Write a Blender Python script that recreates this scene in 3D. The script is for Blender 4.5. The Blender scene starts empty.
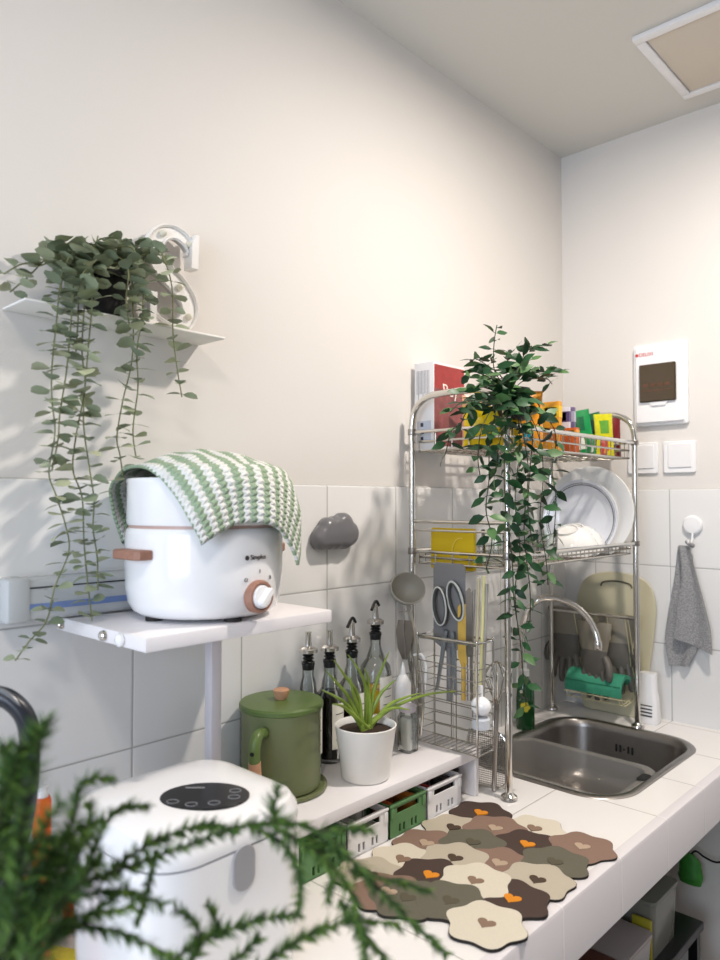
import bpy, bmesh, math, random
from mathutils import Vector, Matrix
random.seed(7)
C = bpy.context.scene
COL = C.collection
PI = math.pi
def rnd(a, b): return random.uniform(a, b)

# ------------------------------------------------------------------ camera maths
FPX = 730.0
CAM = Vector((1.2025, -2.30, 1.471))
YAW = math.radians(43.2); PITCH = math.atan(21/730)
RT = Vector((math.cos(YAW), math.sin(YAW), 0))
FW = Vector((-math.sin(YAW)*math.cos(PITCH), math.cos(YAW)*math.cos(PITCH), math.sin(PITCH)))
UP = RT.cross(FW)
def at(px, py, ax, val):
    """point of the place seen at a pixel, on the plane axis = value ('d' = distance)"""
    d = FW + RT*((px-360)/FPX) + UP*((480-py)/FPX)
    if ax == 'd': return CAM + d*val
    i = 'xyz'.index(ax)
    return CAM + d*((val-CAM[i])/d[i])

# ------------------------------------------------------------------ materials
def lin(c):
    out = []
    for v in c:
        v = v/255
        out.append(v/12.92 if v <= .04045 else ((v+.055)/1.055)**2.4)
    return tuple(out)+(1,)
MATS = {}
def mat(name, rgb, rough=.5, metal=0, spec=.5, trans=0, ior=1.45, emit=None, noise=0, nscale=60, bump=0, bscale=200, coat=0, sss=0, alpha=1):
    if name in MATS: return MATS[name]
    m = bpy.data.materials.new(name); m.use_nodes = True
    nt = m.node_tree; b = nt.nodes['Principled BSDF']
    b.inputs['Base Color'].default_value = lin(rgb)
    b.inputs['Roughness'].default_value = rough
    b.inputs['Metallic'].default_value = metal
    b.inputs['Specular IOR Level'].default_value = spec
    b.inputs['Transmission Weight'].default_value = trans
    b.inputs['IOR'].default_value = ior
    b.inputs['Coat Weight'].default_value = coat
    b.inputs['Alpha'].default_value = alpha
    if emit:
        b.inputs['Emission Color'].default_value = lin(emit[0]); b.inputs['Emission Strength'].default_value = emit[1]
    tc = nt.nodes.new('ShaderNodeTexCoord')
    if noise:
        n = nt.nodes.new('ShaderNodeTexNoise'); n.inputs['Scale'].default_value = nscale; n.inputs['Detail'].default_value = 3
        nt.links.new(tc.outputs['Object'], n.inputs['Vector'])
        mx = nt.nodes.new('ShaderNodeMix'); mx.data_type = 'RGBA'
        a = lin(rgb)
        mx.inputs[6].default_value = tuple(max(0, v*(1-noise)) for v in a[:3])+(1,)
        mx.inputs[7].default_value = tuple(min(1, v*(1+noise)) for v in a[:3])+(1,)
        nt.links.new(n.outputs['Fac'], mx.inputs[0]); nt.links.new(mx.outputs[2], b.inputs['Base Color'])
    if bump:
        n = nt.nodes.new('ShaderNodeTexNoise'); n.inputs['Scale'].default_value = bscale; n.inputs['Detail'].default_value = 4
        nt.links.new(tc.outputs['Object'], n.inputs['Vector'])
        bp = nt.nodes.new('ShaderNodeBump'); bp.inputs['Strength'].default_value = bump; bp.inputs['Distance'].default_value = .002
        nt.links.new(n.outputs['Fac'], bp.inputs['Height']); nt.links.new(bp.outputs['Normal'], b.inputs['Normal'])
    MATS[name] = m
    return m
def tile_mat(name, rgb, grout, axes, w=.0014, rough=.22):
    """glazed tiles: grout lines where a world coordinate meets offset + k*size"""
    m = bpy.data.materials.new(name); m.use_nodes = True; nt = m.node_tree; b = nt.nodes['Principled BSDF']
    L = nt.links.new; N = nt.nodes.new
    tc = N('ShaderNodeTexCoord'); sp = N('ShaderNodeSeparateXYZ'); L(tc.outputs['Object'], sp.inputs[0])
    def M(op, a, bb=None):
        n = N('ShaderNodeMath'); n.operation = op
        for i, v in enumerate((a, bb)):
            if v is None: continue
            if isinstance(v, (int, float)): n.inputs[i].default_value = v
            else: L(v, n.inputs[i])
        return n.outputs[0]
    dist = None; ids = None
    for ax, off, s in axes:
        t = M('DIVIDE', M('SUBTRACT', sp.outputs['XYZ'.index(ax)], off), s)
        t = M('ADD', t, .5)
        fl = M('FLOOR', t)
        d = M('MULTIPLY', M('ABSOLUTE', M('SUBTRACT', M('SUBTRACT', t, fl), .5)), s)
        dist = d if dist is None else M('MINIMUM', dist, d)
        cell = M('FLOOR', M('SUBTRACT', t, .5))
        ids = M('MULTIPLY', cell, 12.9) if ids is None else M('ADD', ids, M('MULTIPLY', cell, 78.2))
    mr = N('ShaderNodeMapRange'); mr.inputs[1].default_value = w*.6; mr.inputs[2].default_value = w*1.5
    L(dist, mr.inputs[0])
    wn = N('ShaderNodeTexWhiteNoise'); wn.noise_dimensions = '1D'; L(ids, wn.inputs['W'])
    mx0 = N('ShaderNodeMix'); mx0.data_type = 'RGBA'; a = lin(rgb)
    mx0.inputs[6].default_value = tuple(v*.975 for v in a[:3])+(1,); mx0.inputs[7].default_value = tuple(min(1, v*1.02) for v in a[:3])+(1,)
    L(wn.outputs['Value'], mx0.inputs[0])
    mx = N('ShaderNodeMix'); mx.data_type = 'RGBA'; mx.inputs[6].default_value = lin(grout)
    L(mr.outputs[0], mx.inputs[0]); L(mx0.outputs[2], mx.inputs[7]); L(mx.outputs[2], b.inputs['Base Color'])
    mr2 = N('ShaderNodeMapRange'); mr2.inputs[1].default_value = 0; mr2.inputs[2].default_value = .004; L(dist, mr2.inputs[0])
    nz = N('ShaderNodeTexNoise'); nz.inputs['Scale'].default_value = 7; L(tc.outputs['Object'], nz.inputs['Vector'])
    h = M('ADD', mr2.outputs[0], M('MULTIPLY', nz.outputs['Fac'], .8))
    bp = N('ShaderNodeBump'); bp.inputs['Strength'].default_value = .6; bp.inputs['Distance'].default_value = .0012
    L(h, bp.inputs['Height']); L(bp.outputs['Normal'], b.inputs['Normal'])
    b.inputs['Roughness'].default_value = rough
    MATS[name] = m; return m

def thin_glass(name, tint, gloss=.5, rough=.03):
    m = bpy.data.materials.new(name); m.use_nodes = True; nt = m.node_tree; nt.nodes.clear(); N = nt.nodes.new; L = nt.links.new
    out = N('ShaderNodeOutputMaterial'); mix = N('ShaderNodeMixShader'); tr_ = N('ShaderNodeBsdfTransparent'); gl = N('ShaderNodeBsdfGlossy'); lw = N('ShaderNodeFresnel'); mp = N('ShaderNodeMapRange')
    tr_.inputs[0].default_value = lin(tint); gl.inputs['Roughness'].default_value = rough; lw.inputs[0].default_value = 1.4
    mp.inputs[3].default_value = .0; mp.inputs[4].default_value = gloss
    L(lw.outputs[0], mp.inputs[0]); L(mp.outputs[0], mix.inputs[0]); L(tr_.outputs[0], mix.inputs[1]); L(gl.outputs[0], mix.inputs[2]); L(mix.outputs[0], out.inputs[0])
    MATS[name] = m; return m
# ------------------------------------------------------------------ mesh builder
def rrect(w, d, r, n=6):
    """rounded rectangle outline, centred"""
    pts = []
    for cx, cy, a0 in ((w/2-r, d/2-r, 0), (-w/2+r, d/2-r, PI/2), (-w/2+r, -d/2+r, PI), (w/2-r, -d/2+r, 1.5*PI)):
        for k in range(n+1):
            a = a0+PI/2*k/n
            pts.append((cx+r*math.cos(a), cy+r*math.sin(a)))
    return pts
def inset(pts, t):
    n = len(pts); out = []
    for i in range(n):
        a = Vector(pts[i-1]); b = Vector(pts[i]); c = Vector(pts[(i+1) % n])
        e1 = (b-a); e2 = (c-b)
        if e1.length < 1e-7: e1 = e2
        if e2.length < 1e-7: e2 = e1
        n1 = Vector((-e1.y, e1.x)).normalized(); n2 = Vector((-e2.y, e2.x)).normalized()
        m = (n1+n2)
        m = m.normalized() if m.length > 1e-6 else n1
        out.append((b.x+m.x*t, b.y+m.y*t))
    return out
def smooth_path(pts, n=5):
    P = [Vector(p) for p in pts]
    if len(P) < 3: return P
    out = []
    for i in range(len(P)-1):
        p0 = P[max(i-1, 0)]; p1 = P[i]; p2 = P[i+1]; p3 = P[min(i+2, len(P)-1)]
        for k in range(n):
            t = k/n
            out.append(.5*((2*p1)+(p2-p0)*t+(2*p0-5*p1+4*p2-p3)*t*t+(-p0+3*p1-3*p2+p3)*t**3))
    out.append(P[-1]); return out
class MB:
    def __init__(s): s.bm = bmesh.new(); s.mi = 0; s.M = Matrix()
    def _f(s, vs):
        try:
            f = s.bm.faces.new(vs); f.material_index = s.mi; return f
        except ValueError: return None
    def v(s, p): return s.bm.verts.new(s.M @ Vector(p))
    def loft(s, rings, c0=True, c1=True, closed=False):
        R = [[s.v(p) for p in r] for r in rings]
        n = len(R[0]); m = len(R)
        for j in range(m if closed else m-1):
            a = R[j]; b = R[(j+1) % m]
            for i in range(n): s._f((a[i], a[(i+1) % n], b[(i+1) % n], b[i]))
        if not closed:
            if c0: s._f(R[0][::-1])
            if c1: s._f(R[-1])
        return s
    def box(s, c, d, bev=0, rot=None, seg=2):
        t = bmesh.new(); bmesh.ops.create_cube(t, size=1)
        for v in t.verts: v.co = Vector((v.co.x*d[0], v.co.y*d[1], v.co.z*d[2]))
        if bev: bmesh.ops.bevel(t, geom=t.edges[:], offset=min(bev, min(d)*.49), segments=seg, affect='EDGES', profile=.5)
        M = Matrix.Translation(c)
        if rot is not None: M = M @ rot.to_4x4()
        s._merge(t, M); return s
    def _merge(s, t, M=Matrix()):
        for f in t.faces: f.material_index = s.mi
        bmesh.ops.transform(t, matrix=s.M @ M, verts=t.verts[:])
        me = bpy.data.meshes.new('t'); t.to_mesh(me); t.free(); s.bm.from_mesh(me); bpy.data.meshes.remove(me)
    def b2(s, x0, x1, y0, y1, z0, z1, bev=0): return s.box(((x0+x1)/2, (y0+y1)/2, (z0+z1)/2), (abs(x1-x0), abs(y1-y0), abs(z1-z0)), bev)
    def lathe(s, prof, c=(0, 0, 0), seg=32, M=None, c0=True, c1=True):
        old = s.M
        if M is not None: s.M = s.M @ M
        s.loft([[(c[0]+max(r, 1e-4)*math.cos(2*PI*k/seg), c[1]+max(r, 1e-4)*math.sin(2*PI*k/seg), c[2]+z) for k in range(seg)] for r, z in prof], c0, c1)
        s.M = old; return s
    def tube(s, pts, r, seg=8, sm=0, closed=False, radii=None):
        P = smooth_path(pts, sm) if sm else [Vector(p) for p in pts]
        n = len(P); rings = []
        N = None
        for i in range(n):
            if closed: T = (P[(i+1) % n]-P[i-1])
            else: T = P[min(i+1, n-1)]-P[max(i-1, 0)]
            if T.length < 1e-9: T = Vector((0, 0, 1))
            T.normalize()
            if N is None: N = T.orthogonal().normalized()
            else:
                N = N-T*N.dot(T)
                N = N.normalized() if N.length > 1e-6 else T.orthogonal().normalized()
            B = T.cross(N)
            rr = r if radii is None else radii[min(len(radii)-1, int(i*len(radii)/n))] if len(radii) != n else radii[i]
            rings.append([P[i]+(N*math.cos(2*PI*k/seg)+B*math.sin(2*PI*k/seg))*rr for k in range(seg)])
        return s.loft(rings, True, True, closed)
    def prism(s, out, z0, z1, M=None, bev=0):
        old = s.M
        if M is not None: s.M = s.M @ M
        if bev:
            o2 = inset(out, bev)
            rings = [[(x, y, z0) for x, y in o2], [(x, y, z0+bev) for x, y in out], [(x, y, z1-bev) for x, y in out], [(x, y, z1) for x, y in o2]]
        else: rings = [[(x, y, z) for x, y in out] for z in (z0, z1)]
        s.loft(rings); s.M = old; return s
    def sphere(s, c, r, sc=(1, 1, 1), u=16, v=10, rot=None):
        t = bmesh.new(); bmesh.ops.create_uvsphere(t, u_segments=u, v_segments=v, radius=r)
        M = Matrix.Translation(c)
        if rot is not None: M = M @ rot.to_4x4()
        s._merge(t, M @ Matrix.Diagonal((sc[0], sc[1], sc[2], 1))); return s
    def leaf(s, p, d, nrm, L, W, tip=0.0, cup=.15):
        """one leaf from p along d; tip 0 = round, 1 = pointed"""
        d = Vector(d).normalized(); n = Vector(nrm); n = (n-d*n.dot(d))
        n = n.normalized() if n.length > 1e-5 else d.orthogonal().normalized()
        sd = d.cross(n)
        p = Vector(p)
        rows = []
        for k in range(5):
            t = (.0, .22, .5, .8, 1.0)[k]
            wr = (0.06, .78, 1, .66, .02)[k] if tip < .5 else (.05, .75, .95, .48, .0)[k]
            if tip < .5 and k == 3: wr = .78
            z = -cup*L*(t-.4)**2*1.5
            base = p+d*(L*t)+n*z
            w = wr*W/2
            rows.append((s.v(base+sd*w+n*(cup*w)), s.v(base), s.v(base-sd*w+n*(cup*w))))
        for a, b in zip(rows, rows[1:]):
            s._f((a[0], a[1], b[1], b[0])); s._f((a[1], a[2], b[2], b[1]))
        return s
    def build(s, name, mats, parent=None, smooth=True, ang=35, origin=None, recalc=True):
        bm = s.bm
        if recalc: bmesh.ops.recalc_face_normals(bm, faces=bm.faces[:])
        for f in bm.faces: f.smooth = smooth
        a = math.radians(ang)
        for e in bm.edges:
            if len(e.link_faces) == 2 and e.calc_face_angle(0) > a: e.smooth = False
        me = bpy.data.meshes.new(name)
        if origin is not None: bmesh.ops.translate(bm, vec=-Vector(origin), verts=bm.verts[:])
        bm.to_mesh(me); bm.free()
        for m in (mats if isinstance(mats, (list, tuple)) else [mats]): me.materials.append(m)
        o = bpy.data.objects.new(name, me); COL.objects.link(o)
        if origin is not None: o.location = origin
        if parent is not None:
            o.parent = parent
            pl = parent.location.copy(); q = parent
            while q.parent: q = q.parent; pl = pl+q.location
            o.location = o.location-pl
        return o
def thing(name, label, cat, loc=(0, 0, 0), group=None):
    o = bpy.data.objects.new(name, None); COL.objects.link(o); o.location = loc
    o.empty_display_size = .05
    return tag(o, label, cat, group)
def tag(o, label, cat, group=None):
    o['label'] = label; o['category'] = cat
    if group: o['group'] = group
    return o
def struct(o): o['kind'] = 'structure'; return o
def lab(o, l): o['label'] = l; return o
def text(body, size, M, m, name, parent, depth=.0006):
    cu = bpy.data.curves.new('t', 'FONT'); cu.body = body; cu.size = size; cu.extrude = depth
    cu.align_x = 'CENTER'; cu.align_y = 'CENTER'
    o = bpy.data.objects.new('t', cu); COL.objects.link(o)
    bpy.context.view_layer.update()
    me = bpy.data.meshes.new_from_object(o.evaluated_get(bpy.context.evaluated_depsgraph_get()))
    bpy.data.objects.remove(o); bpy.data.curves.remove(cu)
    me.transform(M); me.materials.clear(); me.materials.append(m)
    t = bpy.data.objects.new(name, me); COL.objects.link(t)
    if parent is not None:
        t.parent = parent
        pl = parent.location.copy(); q = parent
        while q.parent: q = q.parent; pl = pl+q.location
        t.location = -pl
    return t
def frame(o, x, y, z):
    """matrix with given axes and origin"""
    M = Matrix.Identity(4)
    for i, a in enumerate((x, y, z)):
        a = Vector(a).normalized()
        for k in range(3): M[k][i] = a[k]
    for k in range(3): M[k][3] = o[k]
    return M
WALLX = lambda y, z, x=0: frame((x, y, z), (0, 1, 0), (0, 0, 1), (1, 0, 0))    # local x = +y, local y = up, local z = out of the left wall
WALLY = lambda x, z, y=0: frame((x, y, z), (1, 0, 0), (0, 0, 1), (0, -1, 0))   # local x = +x, local y = up, out of the far wall
def vcol_noise(): pass

# palette
paint = mat('wall_paint', (222, 218, 213), .75, bump=.12, bscale=350)
ceilm = mat('ceiling_paint', (214, 212, 206), .85, bump=.1, bscale=300)
floorm = mat('floor_tile', (150, 146, 142), .4)
TL = tile_mat('left_tiles', (221, 221, 220), (168, 168, 166), (('Y', -1.621, .2413), ('Z', 1.508, .238)))
TF = tile_mat('far_tiles', (221, 221, 220), (168, 168, 166), (('X', .358, .2413), ('Z', 1.508, .238)))
TC = tile_mat('counter_tiles', (236, 233, 230), (190, 186, 180), (('Y', -.490, .2285), ('X', .3575, .5)), w=.0013, rough=.18)
white = mat('white_plastic', (236, 235, 236), .32)
whitegl = mat('white_gloss', (240, 240, 241), .16, coat=.3)
whitem = mat('white_matte', (235, 233, 230), .6)
board_w = mat('white_board', (232, 229, 231), .4)
chrome = mat('chrome', (215, 212, 206), .13, metal=1)
steel = mat('brushed_steel', (160, 155, 150), .32, metal=1, noise=.08, nscale=40)
steel_d = mat('dull_steel', (128, 123, 118), .38, metal=1)
wire = mat('wire_steel', (190, 186, 178), .22, metal=1)
black = mat('black_plastic', (18, 18, 20), .35)
blackm = mat('black_matte', (16, 15, 15), .7)
rubber = mat('dark_rubber', (40, 36, 34), .7)
wood = mat('light_wood', (186, 140, 108), .5, noise=.18, nscale=90)
woodb = mat('brown_wood', (158, 116, 98), .5, noise=.25, nscale=110)
glass = thin_glass('clear_glass', (252, 254, 253), .8)
clearp = thin_glass('clear_plastic', (251, 252, 252), .6, .1)
green_can = mat('olive_enamel', (106, 114, 78), .4)
green_lid = mat('olive_enamel_lid', (88, 108, 56), .38)
gcrate = mat('green_crate', (96, 138, 90), .45)
soil = mat('soil', (52, 38, 28), .95, bump=.8, bscale=150)
euc = [mat('eucalyptus_leaf_%s' % 'abc'[i], c, .55, noise=.22, nscale=45, spec=.35) for i, c in enumerate(((152, 162, 134), (176, 182, 152), (126, 138, 114)))]
eucs = mat('eucalyptus_stem', (120, 124, 84), .6)
viv = [mat('vine_leaf_%s' % 'abc'[i], c, .42, noise=.25, nscale=60, spec=.35) for i, c in enumerate(((28, 62, 36), (42, 82, 46), (78, 112, 68)))]
vis = mat('vine_stem', (40, 52, 30), .6)

# ================================================================== setting
def slab(name, x0, x1, y0, y1, z0, z1, m, bev=0):
    o = MB().b2(x0, x1, y0, y1, z0, z1, bev).build(name, m, smooth=bool(bev)); return struct(o)
RX, RY, RZ = 2.5, -3.9, 2.66
slab('wall_left', -.12, 0, RY, 0, 0, RZ, paint)
slab('wall_far', -.12, RX+.12, 0, .12, 0, RZ, paint)
slab('wall_right', RX, RX+.12, RY, 0, 0, RZ, mat('wall_paint_grey', (150, 146, 144), .8))
slab('floor', -.12, RX+.12, RY-.12, .12, -.1, 0, floorm)
slab('ceiling', -.12, RX+.12, RY-.12, .12, RZ, RZ+.1, ceilm)
# back wall with a window opening
m = MB()
WX0, WX1, WZ0, WZ1 = .35, 1.75, 1.0, 2.2
m.b2(-.12, WX0, RY-.12, RY, 0, RZ); m.b2(WX1, RX+.12, RY-.12, RY, 0, RZ); m.b2(WX0, WX1, RY-.12, RY, 0, WZ0); m.b2(WX0, WX1, RY-.12, RY, WZ1, RZ)
struct(m.build('wall_back', paint, smooth=False))
m = MB()
for x0, x1, z0, z1 in ((WX0, WX0+.05, WZ0, WZ1), (WX1-.05, WX1, WZ0, WZ1), (WX0, WX1, WZ0, WZ0+.05), (WX0, WX1, WZ1-.05, WZ1), (1.03, 1.07, WZ0, WZ1)):
    m.b2(x0, x1, RY-.08, RY-.03, z0, z1, .004)
win = struct(m.build('window_1', whitem))
m = MB(); m.b2(WX0+.05, WX1-.05, RY-.058, RY-.052, WZ0+.05, WZ1-.05); m.build('pane', glass, win, smooth=False)
# tiled dado: tiles stand a little proud of the plaster, glazed rounded top edge
m = MB()
prof = [(0, .70), (.009, .70), (.009, 1.503), (.0075, 1.5065), (.004, 1.508), (0, 1.508)]
m.loft([[(x, y, z) for x, z in prof] for y in (RY, 0)])
struct(m.build('trim_1', TL, ang=50))
m = MB()
m.loft([[(x, -y, z) for y, z in prof] for x in (.009, RX)])
struct(m.build('trim_2', TF, ang=50))

# ================================================================== worktop (tiled, with sink cut-out)
SX, SY, SW, SD, SR = .292, -.447, .43, .575, .11     # sink centre, width in x, length in y
wt = thing('kitchen_worktop', 'white tiled kitchen worktop running along both walls with a steel sink let into it', 'worktop', (.3, -1.3, .69))
sink_out = [(SX+x, SY+y) for x, y in rrect(SW-.02, SD-.02, SR-.01, 8)]
def ringed_slab(m, x0, x1, y0, y1, z0, z1, hole):
    """slab with one hole: faces between the hole and a matching outer ring"""
    cx = sum(p[0] for p in hole)/len(hole); cy = sum(p[1] for p in hole)/len(hole)
    angs = [math.atan2(p[1]-cy, p[0]-cx) for p in hole]
    pts = list(zip(angs, hole))
    for X in (x0, x1):
        for Y in (y0, y1):
            a = math.atan2(Y-cy, X-cx)
            dx, dy = math.cos(a), math.sin(a)
            best = None
            n = len(hole)
            for i in range(n):
                p = Vector(hole[i]); q = Vector(hole[(i+1) % n]); e = q-p
                den = dx*e.y-dy*e.x
                if abs(den) < 1e-9: continue
                t = ((p.x-cx)*e.y-(p.y-cy)*e.x)/den; u = ((p.x-cx)*dy-(p.y-cy)*dx)/den
                if t > 0 and -1e-6 <= u <= 1+1e-6: best = (cx+dx*t, cy+dy*t)
            if best: pts.append((a, best))
    pts.sort(key=lambda t: t[0])
    inner, outer = [], []
    for a, h in pts:
        dx, dy = math.cos(a), math.sin(a); ts = []
        if dx > 1e-9: ts.append((x1-cx)/dx)
        if dx < -1e-9: ts.append((x0-cx)/dx)
        if dy > 1e-9: ts.append((y1-cy)/dy)
        if dy < -1e-9: ts.append((y0-cy)/dy)
        t = min(ts); outer.append((cx+dx*t, cy+dy*t)); inner.append(h)
    o1 = [(x, y, z1) for x, y in outer]; i1 = [(x, y, z1) for x, y in inner]
    o0 = [(x, y, z0) for x, y in outer]; i0 = [(x, y, z0) for x, y in inner]
    m.loft([o1, i1, i0, o0], closed=True)
m = MB()
ringed_slab(m, .009, .585, -1.0, -.009, .77, .80, sink_out)
m.b2(.009, .585, -2.62, -1.0, .77, .80)
wtop = m.build('worktop_surface', TC, wt, smooth=False)
m = MB()   # rounded front edge and apron
pr = [(.585, .80), (.600, .80), (.6055, .798), (.608, .793), (.608, .692), (.59, .692), (.585, .70)]
m.loft([[(x, y, z) for x, z in pr] for y in (-2.62, -.009)])
APR = tile_mat('apron_tiles', (222, 217, 219), (236, 232, 230), (('Y', -.490, .2285), ('X', 5, 50)), w=.0016, rough=.2)
m.build('tiled_apron', APR, wt)
m = MB(); m.b2(.009, .585, -2.62, -1.0, .70, .77); m.b2(.54, .585, -1.0, -.009, .70, .77); m.b2(0.009, .05, -1, -.009, .70, .77)
m.b2(.02, .56, -2.62, -2.52, 0, .70)
m.build('masonry_base', mat('grey_mortar', (120, 116, 112), .9, bump=.4, bscale=60), wt, smooth=False)

# ------------------------------------------------------------------ sink
sk = thing('kitchen_sink', 'stainless steel inset kitchen sink in the tiled worktop under the dish rack', 'sink', (SX, SY, .62))
def skr(w, d, r, z, n=8): return [(SX+x, SY+y, z) for x, y in rrect(w, d, max(r, .01), n)]
m = MB()
m.loft([skr(SW+.004, SD+.004, SR, .8005), skr(SW, SD, SR, .803), skr(SW-.03, SD-.03, SR-.012, .8035), skr(SW-.042, SD-.042, SR-.02, .799),
        skr(SW-.05, SD-.05, SR-.024, .78), skr(SW-.062, SD-.062, SR-.03, .66), skr(SW-.09, SD-.09, SR-.035, .635), skr(SW-.15, SD-.15, SR-.05, .625), skr(.09, .09, .044, .62)], False, True)
m.build('sink_bowl', steel, sk, ang=60)
m = MB(); m.lathe([(.043, 0), (.045, .003), (.036, .004), (.03, .001), (.012, .001), (.01, .004), (0, .004)], (SX, SY, .6215), 28)
m.build('drain_strainer', chrome, sk)
m = MB()
for i in range(5):
    if i == 2: m.sphere((SX-.03+i*.012, -.1925, .742), .003)
    else: m.box((SX-.03+i*.012, -.1915, .742), (.005, .004, .022), .002)
m.build('overflow_slots', blackm, sk)

# drain basket (grey see-through plastic tray) hanging in the sink
tr = thing('sink_drain_basket', 'smoky translucent drain basket with a handle slot resting in the sink', 'basket', (.29, -.578, .70))
smoky = mat('smoky_plastic', (150, 147, 142), .2, alpha=.42)
def trr(w, d, r, z): return [(.290+x, -.578+y, z) for x, y in rrect(w+.155, d-.085, r, 6)]
m = MB()
m.loft([trr(.176, .286, .04, .693), trr(.19, .30, .045, .70), trr(.215, .325, .05, .797), trr(.25, .36, .06, .797), trr(.252, .362, .06, .801), trr(.24, .35, .055, .803), trr(.211, .321, .05, .80), trr(.186, .296, .045, .703), trr(.172, .282, .04, .697)], True, True)
m.build('tray', smoky, tr)
m = MB(); m.prism([(x, y) for x, y in rrect(.022, .05, .01, 5)], .8025, .8045, Matrix.Translation((.481, -.53, 0)))
lab(m.build('handle_slot', blackm, tr), 'dark oval handle slot')
for i in range(5):
    m = MB(); m.box((.17+i*.06, -.578, .6980), (.008, .20, .0015)); m.build('drain_slot', blackm, tr, smooth=False)

# ------------------------------------------------------------------ faucet
fc = thing('kitchen_faucet', 'chrome gooseneck faucet arching over the sink behind the hanging vine', 'faucet', (.045, -.36, .80))
m = MB(); m.lathe([(.026, 0), (.026, .006), (.018, .012), (.017, .07), (.019, .075), (.019, .11), (.012, .118), (0, .12)], (.045, -.36, .80), 24); m.build('faucet_body', chrome, fc)
m = MB()
sp = [Vector((.045, -.36, .90)), Vector((.047, -.36, 1.05)), Vector((.06, -.36, 1.13))]
for px, py, x in ((538, 600, .095), (553, 598, .13), (573, 605, .18), (587, 617, .215), (595, 631, .235), (598, 642, .245)): sp.append(at(px, py, 'x', x))
m.tube(sp, .0095, 12, 5); m.build('spout', chrome, fc)
e = at(598, 642, 'x', .245)
m = MB(); m.lathe([(.0115, -.022), (.0125, -.02), (.0125, 0), (.0105, .004)], e, 18); m.build('aerator', chrome, fc)
m = MB(); m.tube([(.055, -.375, .895), (.075, -.41, .905), (.095, -.445, .925)], .006, 8, 3, radii=[.008, .006, .006, .006, .005, .005, .005]); m.build('lever_handle', chrome, fc)

# ================================================================== chrome dish rack
rk = thing('dish_rack', 'tall three-tier chrome dish rack standing over the sink in the corner', 'dish rack', (.165, -.505, .80))
X0, X1, Y0, Y1 = .032, .31, -.86, -.15
ztop = 1.735
for x, y in ((X0, Y0), (X1, Y0), (X0, Y1), (X1, Y1)):
    m = MB(); m.tube([(x, y, .812), (x, y, 1.62)], .0085, 12); m.build('post', chrome, rk)
    m = MB(); m.lathe([(.016, 0), (.019, .003), (.018, .008), (.011, .013), (.009, .016)], (x, y, .801), 20); m.build('foot', chrome, rk)
for y in (Y0, Y1):
    m = MB(); m.tube([(X0, y, 1.60), (X0, y, 1.66), (X0+.012, y, 1.703), (X0+.045, y, 1.728), (X0+.09, y, ztop), (X1-.09, y, ztop), (X1-.045, y, 1.728), (X1-.012, y, 1.703), (X1, y, 1.66), (X1, y, 1.60)], .0085, 12, 4)
    m.build('end_arch', chrome, rk)
def tier(zf, zb, name, gap):
    m = MB()
    m.tube([(X1, Y0, zf), (X1, Y1, zf)], .006, 8); m.tube([(X0, Y0, zf), (X0, Y1, zf)], .006, 8)
    for y in (Y0, Y1): m.tube([(X0, y, zf), (X1, y, zf)], .004, 8)
    m.build('tier_rail', chrome, rk)
    m = MB()
    # wire basket hung inside the rails
    x0, x1, y0, y1 = X0+.012, X1-.012, Y0+.014, Y1-.014
    for z in (zb, (zb+zf)/2):
        m.tube([(x0, y0, z), (x1, y0, z), (x1, y1, z), (x0, y1, z)], .0028, 6, closed=True)
    n = int((y1-y0)/gap)
    for i in range(n+1):
        y = y0+(y1-y0)*i/n
        m.tube([(x0, y, zf-.004), (x0, y, zb), (x1, y, zb), (x1, y, zf-.004)], .0016, 5)
    for i in range(1, 5):
        x = x0+(x1-x0)*i/5
        m.tube([(x, y0, zf-.002), (x, y0, zb-.003), (x, y1, zb-.003), (x, y1, zf-.002)], .0018, 5)
    return m.build(name, wire, rk)
tier(1.645, 1.598, 'top_basket', .03)
tier(1.345, 1.315, 'plate_basket', .024)
for y, z, r_ in ((Y0, 1.42, .0045), (Y0, 1.398, .003), (Y1, 1.42, .0045)):
    m = MB(); m.tube([(X0, y, z), (X1, y, z)], r_, 8); m.build('side_bar', chrome, rk)
m = MB(); m.tube([(X0, Y1, 1.12), (X1, Y1, 1.12)], .004, 8); m.build('hanging_bar', chrome, rk)
for y in (Y0, Y1):
    for x in (X0, X1):
        for z in (1.345, 1.645): m = MB(); m.lathe([(.0105, -.008), (.0112, -.006), (.0112, .006), (.0105, .008)], (x, y, z), 14); m.build('joint_collar', steel, rk)

# ================================================================== things on the top tier
ZT = 1.6015
def carton(name, label, cat, x, y, w, d, h, faces, rz=0, group=None, z=ZT, extra=None, lean=0):
    """printed box; faces = (main colour, band colour, blob colour) shown as printed areas"""
    t = thing(name, label, cat, (x, y, z), group)
    o = MB(); o.mi = 0; o.box((x, y, z+h/2), (w, d, h), .0012)
    mats = [mat('print_%d_%d_%d' % c, c, .4, noise=.12, nscale=120) for c in faces]
    ob = o.build('carton', mats[0], t)
    for k, c in enumerate(faces[1:]):
        q = MB()
        hh = h*(.22 if k == 0 else .34); zz = z+h*(.80 if k == 0 else .36)
        q.box((x, y, zz), (w+.0008, d*(1 if k == 0 else .6)+(.0008 if k == 0 else 0), hh))
        q.box((x, y, zz), (w*.7, d+.0008, hh*.8))
        q.build('print', mats[k+1], t, smooth=False)
    t.rotation_euler = (lean, 0, 0)
    return t
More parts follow.
